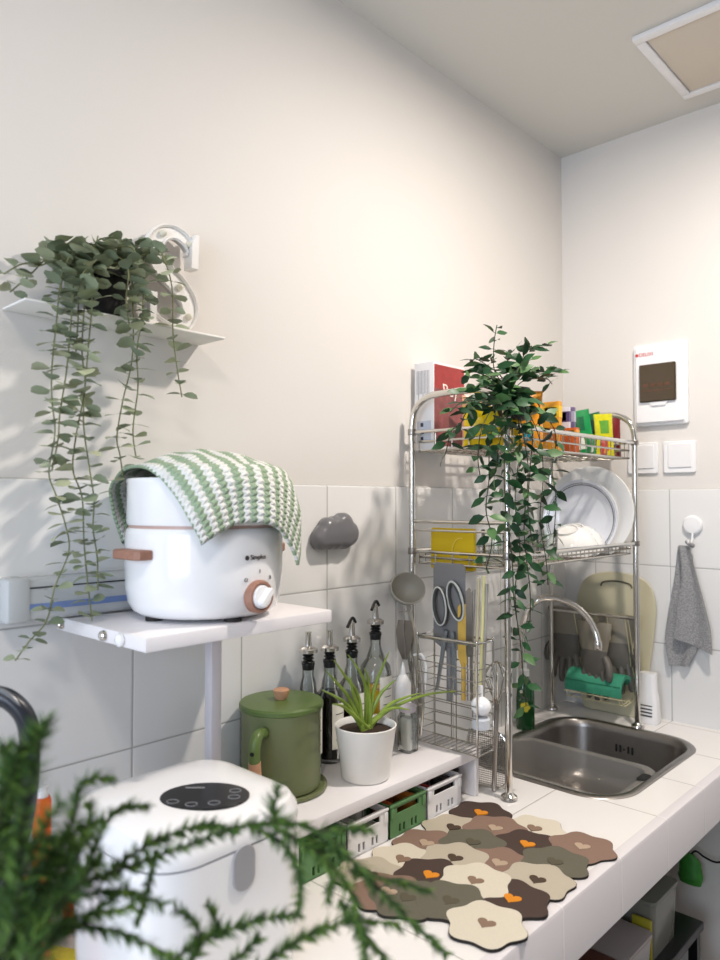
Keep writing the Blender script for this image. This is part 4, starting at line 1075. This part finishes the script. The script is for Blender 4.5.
# whisk right of basket
t = thing('wire_whisk', 'steel balloon whisk standing between the basket and the rack post', 'whisk', (.29, -.80, .80))
m = MB(); top_ = at(497, 690, 'x', .27)
for k in range(6):
    a_ = PI*k/6; d = Vector((math.cos(a_), math.sin(a_), 0))
    m.tube([top_+d*.004+Vector((0, 0, -.03)), top_+d*.026+Vector((0, 0, .02)), top_+d*.028+Vector((0, 0, .04)), top_+Vector((0, 0, .066)), top_-d*.028+Vector((0, 0, .04)), top_-d*.026+Vector((0, 0, .02)), top_-d*.004+Vector((0, 0, -.03))], .0012, 5, 4)
m.build('whisk_wires', wire, t)
m = MB(); m.tube([top_+Vector((0, 0, -.025)), (top_.x-.01, top_.y, .803)], .0055, 8); m.build('handle', steel, t)
# sieve standing behind near post
t = thing('mesh_sieve', 'grey mesh sieve panel standing between the riser end and the rack post', 'sieve', (.275, -.84, .80))
m = MB(); zc = .868
MSv = frame((.235, -.835, zc), (1, .15, 0), (0, 0, 1), (.15, -1, 0))
m.M = MSv; m.tube([(x, y, 0) for x, y in rrect(.10, .13, .03, 6)], .0028, 8, closed=True)
m.M = Matrix(); m.build('sieve_frame', chrome, t)
m = MB(); m.M = MSv
for k in range(1, 20): m.tube([(-.05+.005*k, -.063, 0), (-.05+.005*k, .063, 0)], .0007, 4)
for k in range(1, 26): m.tube([(-.048, -.065+.005*k, 0.0007), (.048, -.065+.005*k, .0007)], .0007, 4)
m.M = Matrix(); m.build('mesh', steel_d, t)

# ------------------------------------------------------------------ soap bottle
t = thing('dish_soap_bottle', 'dark green dish soap bottle with yellow flower label beside the sink', 'bottle', (.088, -.425, .80))
p = at(525, 728, 'z', .80); sx_, sy_ = p.x+.004, p.y-.004
def br(w, d, z): return [(sx_+a_*math.cos(.5)-b_*math.sin(.5), sy_+a_*math.sin(.5)+b_*math.cos(.5), .8005+z) for a_, b_ in rrect(w, d, min(w, d)*.45, 5)]
m = MB(); m.loft([br(.05, .035, 0), br(.054, .038, .004), br(.054, .038, .09), br(.048, .034, .12), br(.03, .025, .14), br(.022, .022, .145), br(.022, .022, .155)]); m.build('bottle_body', mat('soap_green', (8, 66, 28), .15, coat=.4), t)
m = MB(); m.loft([br(.026, .026, .155), br(.026, .026, .172), br(.012, .012, .176), br(.010, .010, .19)]); m.build('cap', mat('cap_silver', (190, 192, 190), .3), t)
Fb = frame((sx_+.0195*math.cos(.5-PI/2), sy_+.0195*math.sin(.5-PI/2), .868), (math.cos(.5), math.sin(.5), 0), (0, 0, 1), (math.cos(.5-PI/2), math.sin(.5-PI/2), 0))
m = MB(); m.prism(blob_outline([(.008*math.cos(k*1.257), .008*math.sin(k*1.257), .007) for k in range(5)], 40), 0, .0008, Fb); m.build('label_flower', mat('flower_yellow', (210, 196, 60), .4), t)

# ------------------------------------------------------------------ cutting board, gloves, sponge, louvred soap holder
cbm = mat('cream_plastic', (196, 190, 162), .4)
t = thing('cutting_board', 'large cream cutting board with rounded shoulders leaning on the far wall behind the gloves', 'cutting board', (.19, -.04, .801))
out = [(-.085, 0), (.085, 0), (.100, .015), (.108, .10), (.122, .22), (.130, .31), (.128, .36), (.112, .405), (.080, .430), (.03, .442), (-.03, .442), (-.080, .430), (-.112, .405), (-.128, .36), (-.130, .31), (-.122, .22), (-.108, .10), (-.100, .015)]
outs = [(v.x, v.y) for v in smooth_path([(x, y, 0) for x, y in out]+[(out[0][0], out[0][1], 0)], 3)[:-1]]
FB = frame((.190, -.052, .801), (1, 0, 0), (0, .085, 1), (0, -1, .085))
m = MB(); m.prism(outs, 0, .007, FB, .002); m.build('board', cbm, t)
m = MB(); m.M = FB; m.tube([(-.048, .395, .0075), (-.040, .408, .0075), (0, .414, .0075), (.045, .408, .0075), (.055, .395, .0075)], .003, 6, 4); m.M = Matrix(); lab(m.build('handle_slot', mat('slot_dark', (86, 84, 70), .6), t), 'dark curved handle slot')

glm = mat('grey_rubber_glove', (92, 88, 82), .5, noise=.1, nscale=30)
glc = mat('glove_cuff', (128, 122, 108), .45, noise=.1, nscale=30)
def glove(label, cx, y, ztop_, L, flip, yaw):
    """rubber glove hanging fingers down: flattened cuff, palm, five fingers"""
    t = thing('rubber_glove', label, 'glove', (cx, y, ztop_-L), 'grey rubber gloves')
    F = Matrix.Translation((cx, y, ztop_)) @ Matrix.Rotation(yaw, 4, 'Z')
    def ell(w, d, z, ox=0, oy=0): return [(ox+w*math.cos(2*PI*k/20), oy+d*math.sin(2*PI*k/20), z) for k in range(20)]
    m = MB(); m.M = F; s = flip
    m.loft([ell(.058, .012, 0), ell(.060, .013, -.003), ell(.054, .012, -.04), ell(.044, .014, -.085)]); m.build('cuff', glc, t)
    m = MB(); m.M = F
    m.loft([ell(.044, .014, -.083), ell(.042, .015, -.10), ell(.046, .015, -.125), ell(.045, .013, -.150), ell(.040, .010, -.162), ell(.02, .005, -.166)])
    for k in range(4):
        x = (-.033+.022*k)*s; Lf = (.050, .066, .072, .062)[k]; ox = (-.006, -.002, .002, .006)[k]*s
        m.tube([(x*.9, 0, -.145), (x, -.003, -.165), (x+ox, -.008, -.165-Lf*.5), (x+ox*1.3, -.006, -.165-Lf)], .010, 10, 4, radii=[.0105]*8+[.010]*3+[.0085, .005])
    m.tube([(.036*s, 0, -.105), (.052*s, -.008, -.125), (.058*s, -.014, -.150), (.056*s, -.014, -.170)], .010, 10, 4, radii=[.012]*7+[.011]*3+[.0095, .009, .005])
    m.M = Matrix(); m.build('hand', glm, t); return t
glove('grey rubber glove hanging fingers down, the one nearer the left wall', .072, -.128, 1.130, .23, -1, .15)
glove('grey rubber glove hanging fingers down over the green sponge roll', .185, -.168, 1.100, .23, 1, -.1)
glove('grey rubber glove hanging flat between the other glove and the right rack post', .235, -.112, 1.120, .23, 1, .2)

t = thing('sponge_roll', 'green scouring sponge curved over a wire holder below the gloves', 'sponge', (.19, -.145, .87))
a_ = at(575, 680, 'y', -.165); b_ = at(626, 690, 'y', -.165)
grn = mat('green_sponge', (54, 140, 110), .7, noise=.2, nscale=80, bump=.3)
arc = [(-.048+.0, -.0)] 
prof_o = [(.050*math.cos(q), .052*math.sin(q)) for q in [math.radians(-10)+math.radians(170)*k/12 for k in range(13)]]
prof_i = [(.041*math.cos(q), .042*math.sin(q)) for q in [math.radians(160)-math.radians(170)*k/12 for k in range(13)]]
m = MB(); x0_, x1_ = .100, .278
pf = prof_o+prof_i
m.loft([[(x, -.150-p_[0]*.9, .897+p_[1]) for p_ in pf] for x in (x0_, x1_)]); m.build('sponge', grn, t)
m = MB(); m.b2(x0_+.002, x1_-.002, -.1925, -.1895, .9185, .9198); m.build('crease', mat('crease_green', (24, 100, 70), .8), t)
t = thing('sponge_holder', 'cream wire holder carrying the green sponge roll on the rack bar', 'holder', (.19, -.15, .86))
m = MB(); crw = mat('cream_wire', (196, 188, 150), .35)
for x in (x0_+.01, x0_+.06, x1_-.06, x1_-.004, x1_+.006):
    m.tube([(x, Y1, 1.118), (x, -.115, 1.0), (x, -.108, .885), (x, -.135, .868), (x, -.185, .866), (x, -.200, .885)], .0016, 6, 4)
for yy, zz in ((-.108, .885), (-.135, .868), (-.185, .866), (-.200, .885)): m.tube([(x0_, yy, zz), (x1_+.008, yy, zz)], .0016, 6)
m.build('wire_frame', crw, t)
t = thing('soap_holder', 'white slotted soap holder standing behind the right rack post', 'soap holder', (.285, -.075, .80))
c = at(640, 722, 'z', .80)
cx_, cy_ = .312, -.072
m = MB(); m.loft([[(cx_+a, cy_+b, z) for a, b in rrect(w, d, .012, 5)] for w, d, z in ((.060, .045, .8005), (.064, .048, .805), (.056, .042, .88), (.05, .036, .90), (.048, .034, .95))]); m.build('holder_body', whitegl, t)
m = MB()
for k in range(4): m.box((cx_, cy_-.0238+.0008*k, .825+.010*k), (.038, .002, .004), .0008)
m.build('slot', rubber, t)

# ================================================================== flower mat
MATZ = .8008
fcol = {'d': (70, 55, 48), 't': (134, 108, 94), 'o': (98, 94, 80), 'b': (182, 172, 154), 'c': (208, 200, 182), 'w': (206, 196, 176)}
hcol = {'O': (214, 134, 30), 'T': (176, 154, 132), 'B': (134, 110, 92), 'K': (74, 58, 46), 'G': (86, 80, 64)}
FL = [(480.4, 813.3, 'd', 'O'), (453, 828, 'b', 'K'), (534, 829, 'c', 'B'), (495, 829, 't', 'T'), (426, 844, 't', 'T'), (527, 845, 'd', 'O'), (472.5, 843, 'o', 'G'), (582, 847.5, 't', 'T'), (402.5, 860, 'c', 'B'), (499, 864, 't', 'T'), (454.6, 859, 'b', 'K'), (554.6, 863, 'o', 'G'), (369, 875, 'b', 'K'), (430.4, 876, 'd', 'O'), (537, 881, 'b', 'K'),
      (388, 893, 't', 'T'), (407, 899, 'o', 'G'), (512, 900, 'd', 'O'), (475, 882, 'c', 'B'), (450, 902, 'o', 'G'), (486, 925, 'c', 'B')]
mats_ = [mat('mat_rubber', (36, 30, 26), .8)]+[mat('mat_'+k, v, .9, noise=.06, nscale=300) for k, v in fcol.items()]+[mat('mat_heart_'+k, v, .9) for k, v in hcol.items()]
keys = ['base']+list(fcol)+['h'+k for k in hcol]
def flower_outline(r, rot, petals=6):
    return [(r*(1+.085*math.cos(petals*a))*math.cos(a+rot), r*(1+.085*math.cos(petals*a))*math.sin(a+rot)) for a in [2*PI*k/60 for k in range(60)]]
m = MB()
for k, (px, py, fc_, hc) in enumerate(FL):
    c = at(px, py, 'z', .803); r = .0615; rot = rnd(0, 1)
    zt_ = MATZ+.0026+.00012*k
    fo = [(c.x+x, c.y+y) for x, y in flower_outline(r, rot)]
    m.mi = 0; m.prism([(c.x+x*1.012, c.y+y*1.012) for x, y in flower_outline(r, rot)], MATZ, zt_-.0005)
    m.mi = keys.index(fc_); m.prism(fo, zt_-.0005, zt_)
    m.mi = keys.index('h'+hc)
    hr = .0135; ho = []
    for i in range(28):
        q = 2*PI*i/28; hx = 16*math.sin(q)**3; hy = 13*math.cos(q)-5*math.cos(2*q)-2*math.cos(3*q)-math.cos(4*q)
        ho.append(Vector((hx*hr/14, hy*hr/14)))
    fx = Vector((math.cos(YAW-.6), math.sin(YAW-.6))); fy = Vector((-math.sin(YAW-.6), math.cos(YAW-.6)))
    pr_ = [(c.x+fx.x*h.x+fy.x*h.y, c.y+fx.y*h.x+fy.y*h.y) for h in ho]
    m.prism(pr_[::-1], zt_-.0001, zt_+.0003+.0001*(len(FL)-k))
tag(m.build('drying_mat', mats_, ang=20), 'brown, beige and olive flower-patterned drying mat lying on the worktop before the crates', 'mat')

# ================================================================== under the worktop
t = thing('green_bag', 'green plastic bag hanging from a black cord under the worktop at the far wall', 'bag', at(692, 868, 'y', -.05))
p0 = at(682, 852, 'y', -.05); 
cs = [at(x, y, 'y', -.05) for x, y in ((681, 856), (704, 853), (701, 885), (680, 878))]
m = MB(); m.loft([[p+Vector((0, d, 0)) for d in (0,)][0:1]+[p+Vector((0, -.02, 0))]+[p+Vector((0, .02, 0))] for p in cs], False, False) if False else None
cxm = sum((c_.x for c_ in cs))/4
m.loft([[(cx0+w*math.cos(2*PI*k/18), -.06+d*math.sin(2*PI*k/18), z) for k in range(18)] for cx0, w, d, z in ((cxm, .010, .006, cs[0].z+.02), (cxm, .03, .012, cs[0].z), (cxm+.002, .034, .02, cs[0].z-.04), (cxm, .036, .022, cs[2].z+.02), (cxm, .030, .012, cs[2].z), (cxm, .01, .004, cs[2].z-.004))])
m.build('bag_body', mat('bag_green', (52, 132, 44), .5, noise=.3, nscale=40), t)
m = MB(); m.tube([(cxm, -.06, cs[0].z+.015), at(696, 851, 'y', -.05), at(706, 858, 'y', -.05), at(722, 862, 'y', -.05), (.60, -.02, .50)], .003, 6, 4); m.build('cord', black, t)
t = thing('storage_trolley', 'low black shelf under the worktop holding plastic tubs', 'shelf', (.30, -.55, 0))
m = MB(); m.b2(.10, .50, -.95, -.18, .30, .325, .004); m.b2(.10, .50, -.95, -.18, .10, .12, .004)
m.build('shelf_board', black, t)
for x in (.12, .48):
    for y in (-.93, -.20):
        m = MB(); m.b2(x-.012, x+.012, y-.012, y+.012, 0.0005, .30); m.build('leg', black, t, smooth=False)
def tub(label, x, y, w, d, h, mt, lidm, z=.3255, nm='storage_tub'):
    t = thing(nm, label, 'box', (x, y, z))
    def rg(s, zz): return [(x+a_*s, y+b_*s, z+zz) for a_, b_ in rrect(w, d, .015, 4)]
    m = MB(); m.loft([rg(.9, 0), rg(.92, .004), rg(1, h), rg(.97, h), rg(.89, .006)]); m.build('tub_body', mt, t)
    m = MB(); m.loft([rg(1.02, h+.001), rg(1.04, h+.004), rg(1.03, h+.012), rg(.9, h+.014)]); m.build('tub_lid', lidm, t)
pt_ = at(608, 925, 'x', .44)
tub('pale white plastic tub with a lid on the black shelf under the worktop', .42, -.575, .13, .16, .085, mat('tub_white', (186, 182, 180), .4), mat('tub_lid', (170, 160, 158), .4))
tub('clear plastic tub behind the white one under the worktop', .40, -.38, .15, .16, .135, mat('tub_clear', (150, 150, 140), .25, trans=.3), mat('tub_lid2', (120, 122, 112), .4))
tub('small brown box at the near end of the black shelf', .44, -.72, .10, .10, .09, mat('box_brown', (110, 66, 52), .7), mat('box_brown2', (96, 56, 44), .7))
t = tag(MB().box((.45, -.475, .3265+.055), (.05, .012, .11), .005).build('food_packet', mat('pk_yellow2', (170, 160, 40), .4)), 'yellow packet standing between the two plastic tubs under the worktop', 'packet')
t = tag(MB().box((.545, -.43, .13), (.07, .20, .255), .015).build('waste_bag', mat('bag_black', (14, 14, 16), .45, noise=.2)), 'black bag on the floor under the worktop', 'bag')

# ================================================================== left edge : kettle, bottle, packets
kt = thing('electric_kettle', 'kettle with a thick black arched handle at the left picture edge', 'kettle', (.15, -1.99, .80))
hp = [at(x, y, 'd', .93) for x, y in ((-45, 720), (-20, 698), (0, 696), (16, 705), (27, 722), (30, 750), (28, 790), (22, 830))]
kc = at(-55, 870, 'd', .95)
m = MB(); m.lathe([(.075, 0), (.085, .004), (.088, .03), (.086, .13), (.078, .17), (.07, .178), (.05, .188), (0, .192)], (kc.x, kc.y, .8005), 36); m.build('kettle_body', mat('smoked_glass', (120, 130, 128), .15, metal=.2), kt)
m = MB(); m.tube(hp, .0125, 12, 5); h_ = m.build('handle', mat('handle_black', (34, 38, 46), .3), kt)
m = MB(); m.tube([p_+Vector((.004, -.006, .0105)) for p_ in hp[:6]], .0035, 8, 5); lab(m.build('handle_trim', mat('trim_grey', (104, 108, 112), .3), h_), 'grey trim line')
m = MB(); m.tube([hp[-1], (kc.x+.06, kc.y+.02, .90)], .012, 10); m.build('handle_mount', black, kt)
t = thing('orange_bottle', 'slim orange bottle standing left of the rice cooker behind the fern', 'bottle', at(44, 870, 'x', .10))
p_ = at(42, 822, 'x', .19)
m = MB(); m.lathe([(.011, 0), (.012, .002), (.012, p_.z-.80+.028), (.010, p_.z-.80+.034)], (p_.x, p_.y, .8005), 18); m.build('bottle_body', mat('orange_plastic', (214, 92, 20), .4), t)
m = MB(); m.lathe([(.008, p_.z-.80+.034), (.008, p_.z-.80+.048), (0, p_.z-.80+.049)], (p_.x, p_.y, .8005), 14); m.build('cap', whitem, t)
zz = .8005
for px, py, w, d, h, c_, lb in ((66, 948, .07, .03, .022, (226, 206, 60), 'yellow printed packet lying by the lower left edge'), (80, 905, .03, .05, .05, (200, 64, 44), 'red and white packet behind the yellow one at the lower left'), (22, 905, .05, .05, .075, (196, 160, 60), 'mustard packet half hidden by the fern at the left edge'),
        (36, 925, .06, .04, .045, (206, 196, 180), 'pale packet beneath the fern near the left edge'), (96, 950, .03, .03, .02, (216, 204, 190), 'small cream packet beside the rice cooker base')):
    q = at(px, py, 'z', .83)
    tag(MB().box((q.x, q.y, zz+h/2), (w, d, h), .004, Matrix.Rotation(.5, 3, 'Z')).build('food_packet', mat('pk_%d_%d_%d' % c_, c_, .35, noise=.35, nscale=80)), lb, 'packet')

# ================================================================== blurred fern in the foreground
fn = thing('potted_fern', 'dark green feathery asparagus fern out of focus in the left foreground', 'plant', (.52, -2.03, .80))
fpc = Vector((.50, -2.02, .8005))
m = MB(); m.lathe([(.05, 0), (.055, .003), (.068, .095), (.072, .097), (.072, .11), (.066, .11), (.062, .095), (0, .093)], fpc, 32); m.build('pot', mat('terracotta_grey', (120, 112, 104), .7), fn)
ft = fpc+Vector((0, 0, .095))
fern_m = [mat('fern_stem', (34, 40, 18), .7), mat('fern_leaf_a', (66, 96, 38), .6, spec=.3), mat('fern_leaf_b', (42, 70, 28), .6, spec=.3), mat('fern_leaf_c', (94, 124, 52), .6, spec=.3)]
def frond(pts, d0, d1, needle=.012, dens=.0022, side=True, thick=.0016):
    n = len(pts)
    P_ = [at(x, y, 'd', d0+(d1-d0)*i/max(1, n-1)) for i, (x, y) in enumerate(pts)]
    P_ = smooth_path(P_, 8)
    m = MB(); m.mi = 0; m.tube(P_, thick, 5, radii=[thick*(1.1-.7*i/len(P_)) for i in range(len(P_))])
    acc = 0
    for i in range(1, len(P_)):
        seg = P_[i]-P_[i-1]; L = seg.length; T = seg.normalized(); k = int(L/dens)+1
        for j in range(k):
            p = P_[i-1]+seg*(j/k)
            for _ in range(3):
                a_ = rnd(0, 2*PI); o_ = T.orthogonal().normalized(); q = o_*math.cos(a_)+T.cross(o_)*math.sin(a_)
                d = (q+T*.75).normalized(); m.mi = random.choice((1, 1, 2, 2, 3))
                ln = needle*1.35*rnd(.6, 1.15)*(1-.35*i/len(P_)); w_ = .0013
                s_ = d.orthogonal().normalized()*w_
                v1, v2, v3 = m.v(p-s_), m.v(p+s_), m.v(p+d*ln)
                m._f((v1, v2, v3))
    return m
FR = [([(-10, 905), (60, 890), (120, 870), (180, 848), (240, 826), (290, 822), (320, 832), (345, 858)], .56, .62, .011),
      ([(250, 826), (285, 845), (300, 880), (296, 915)], .60, .62, .011),
      ([(270, 824), (320, 855), (350, 890), (362, 935), (366, 965)], .60, .62, .012),
      ([(0, 880), (14, 800), (26, 755), (38, 732), (46, 724)], .52, .50, .016),
      ([(-5, 900), (-2, 820), (6, 770), (4, 745)], .52, .50, .016),
            ([(16, 890), (24, 820), (34, 770), (44, 728)], .50, .50, .017), ([(-4, 850), (4, 800), (14, 770), (22, 745)], .5, .5, .016),
      ([(30, 890), (60, 850), (76, 810), (84, 782), (114, 776)], .56, .60, .012),
      ([(60, 890), (90, 860), (104, 826), (128, 806), (150, 806)], .57, .62, .010),
      ([(40, 900), (70, 870), (88, 830), (92, 800)], .55, .58, .012),
      ([(100, 880), (140, 850), (162, 838), (190, 828), (215, 824), (235, 834)], .58, .62, .011),
      ([(155, 850), (150, 880), (142, 905), (136, 925)], .60, .61, .009),
      ([(0, 960), (50, 925), (110, 930), (160, 950), (200, 975)], .55, .58, .012),
      ([(20, 930), (70, 900), (120, 890), (165, 905)], .55, .58, .012),
      ([(150, 985), (180, 955), (215, 935), (260, 920), (300, 914)], .60, .62, .012),
      ([(190, 965), (200, 945), (195, 925), (174, 908)], .60, .62, .011),
      ([(215, 940), (218, 925), (206, 904)], .61, .62, .010),
      ([(240, 980), (270, 960), (310, 935), (355, 920), (400, 925)], .60, .63, .012),
      ([(200, 990), (240, 955), (262, 938)], .60, .62, .011),
      ([(320, 832), (350, 828), (372, 830)], .60, .62, .011),
      ([(275, 825), (275, 805), (280, 786)], .60, .61, .015),
      ([(330, 838), (375, 885), (410, 920), (448, 955)], .61, .65, .012),
      ([(340, 900), (365, 935), (390, 965)], .62, .65, .012),
      ([(350, 870), (390, 880), (430, 890)], .62, .66, .011),
      ([(310, 835), (330, 870), (328, 900)], .61, .63, .011)]
for x in range(0, 8):
    FR.append(([(rnd(-10, 30), 965), (rnd(-5, 60), rnd(900, 930)), (rnd(0, 90), rnd(840, 900)), (rnd(0, 110), rnd(800, 870))], rnd(.48, .56), rnd(.48, .58), .016))
for x in range(0, 3):
    FR.append(([(rnd(0, 60), 970), (rnd(20, 110), rnd(920, 945)), (rnd(60, 150), rnd(880, 930))], rnd(.5, .58), rnd(.52, .6), .014))
for pts, d0, d1, nd in FR:
    frond(pts, d0, d1, nd).build('frond', fern_m, fn, recalc=False)
# main canes from the pot to the fronds
for tgt in ((-10, 905), (20, 930), (150, 985), (240, 985), (20, 965)):
    q = at(tgt[0], tgt[1], 'd', .56)
    m = MB(); m.tube([ft, ft.lerp(q, .5)+Vector((0, 0, .03)), q], .0018, 6, 5); m.build('cane', fern_m[0], fn)

# ================================================================== ceiling panel and lamp
t = thing('ceiling_fan_panel', 'square flush panel with a raised frame in the ceiling at the upper right', 'ceiling panel', (.62, -.30, RZ))
cx_, cy_ = .640, -.297; hw = .187
m = MB()
for a0, a1, b0, b1 in ((cx_-hw, cx_+hw, cy_-hw, cy_-hw+.024), (cx_-hw, cx_+hw, cy_+hw-.024, cy_+hw), (cx_-hw, cx_-hw+.024, cy_-hw+.024, cy_+hw-.024), (cx_+hw-.024, cx_+hw, cy_-hw+.024, cy_+hw-.024)): m.b2(a0, a1, b0, b1, RZ-.014, RZ, .002)
m.build('panel_frame', white, t)
m = MB(); m.b2(cx_-hw+.026, cx_+hw-.026, cy_-hw+.026, cy_+hw-.026, RZ-.009, RZ-.001, .001); m.build('panel_cover', mat('panel_beige', (208, 198, 184), .6), t)
t = thing('ceiling_light', 'larger round white ceiling light behind the camera', 'ceiling light', (1.25, -2.55, RZ))
m = MB(); m.lathe([(.21, -.001), (.21, -.03), (.19, -.036), (.175, -.028)], (1.25, -2.55, RZ), 48, c1=False); m.build('light_rim', white, t)
m = MB(); m.lathe([(.175, -.028), (0, -.030)], (1.25, -2.55, RZ), 48); m.build('light_diffuser', mat('lamp_glow', (255, 240, 220), .5, emit=((255, 226, 190), 4)), t)
LX, LY = .90, -.84
t = thing('ceiling_light', 'small round flush white ceiling light above the worktop', 'ceiling light', (LX, LY, RZ))
m = MB(); m.lathe([(.07, -.001), (.07, -.02), (.062, -.024), (.055, -.012)], (LX, LY, RZ), 36, c1=False); m.build('light_rim', white, t)
m = MB(); m.lathe([(.055, -.012), (0, -.013)], (LX, LY, RZ), 36); m.build('light_diffuser', mat('lamp_glow', (255, 240, 220), .5, emit=((255, 226, 190), 4)), t)

def area(name, loc, rot, size, energy, col, shape='DISK', sy=None):
    L = bpy.data.lights.new(name, 'AREA'); L.shape = shape; L.size = size
    if sy: L.size_y = sy
    L.energy = energy; L.color = col
    o = bpy.data.objects.new(name, L); COL.objects.link(o); o.location = loc; o.rotation_euler = rot; return o
area('ceiling_lamp_light', (LX, LY, RZ-.03), (0, 0, 0), .085, 22, (1.0, .905, .815))
area('window_daylight', ((WX0+WX1)/2, RY+.02, (WZ0+WZ1)/2), (PI/2, 0, 0), 1.3, 37, (.70, .82, 1.0), 'RECTANGLE', 1.1)
area('rear_lamp_light', (1.25, -2.55, RZ-.05), (0, 0, 0), .35, 9, (1.0, .90, .80))
w = bpy.data.worlds.new('World'); C.world = w; w.use_nodes = True
w.node_tree.nodes['Background'].inputs[0].default_value = (.75, .82, .95, 1); w.node_tree.nodes['Background'].inputs[1].default_value = .5

# ================================================================== camera
cd = bpy.data.cameras.new('camera'); cam = bpy.data.objects.new('camera', cd); COL.objects.link(cam)
cd.sensor_fit = 'HORIZONTAL'; cd.sensor_width = 36; cd.lens = 36*FPX/720; cd.clip_start = .02
Mc = Matrix.Identity(4)
for k in range(3): Mc[k][0] = RT[k]; Mc[k][1] = UP[k]; Mc[k][2] = -FW[k]; Mc[k][3] = CAM[k]
cam.matrix_world = Mc
cd.dof.use_dof = True; cd.dof.focus_distance = 1.58; cd.dof.aperture_fstop = 4.8
C.camera = cam
vs = C.view_settings; vs.view_transform = 'Standard'; vs.look = 'None'; vs.gamma = 1; vs.exposure = .16; vs.use_curve_mapping = False
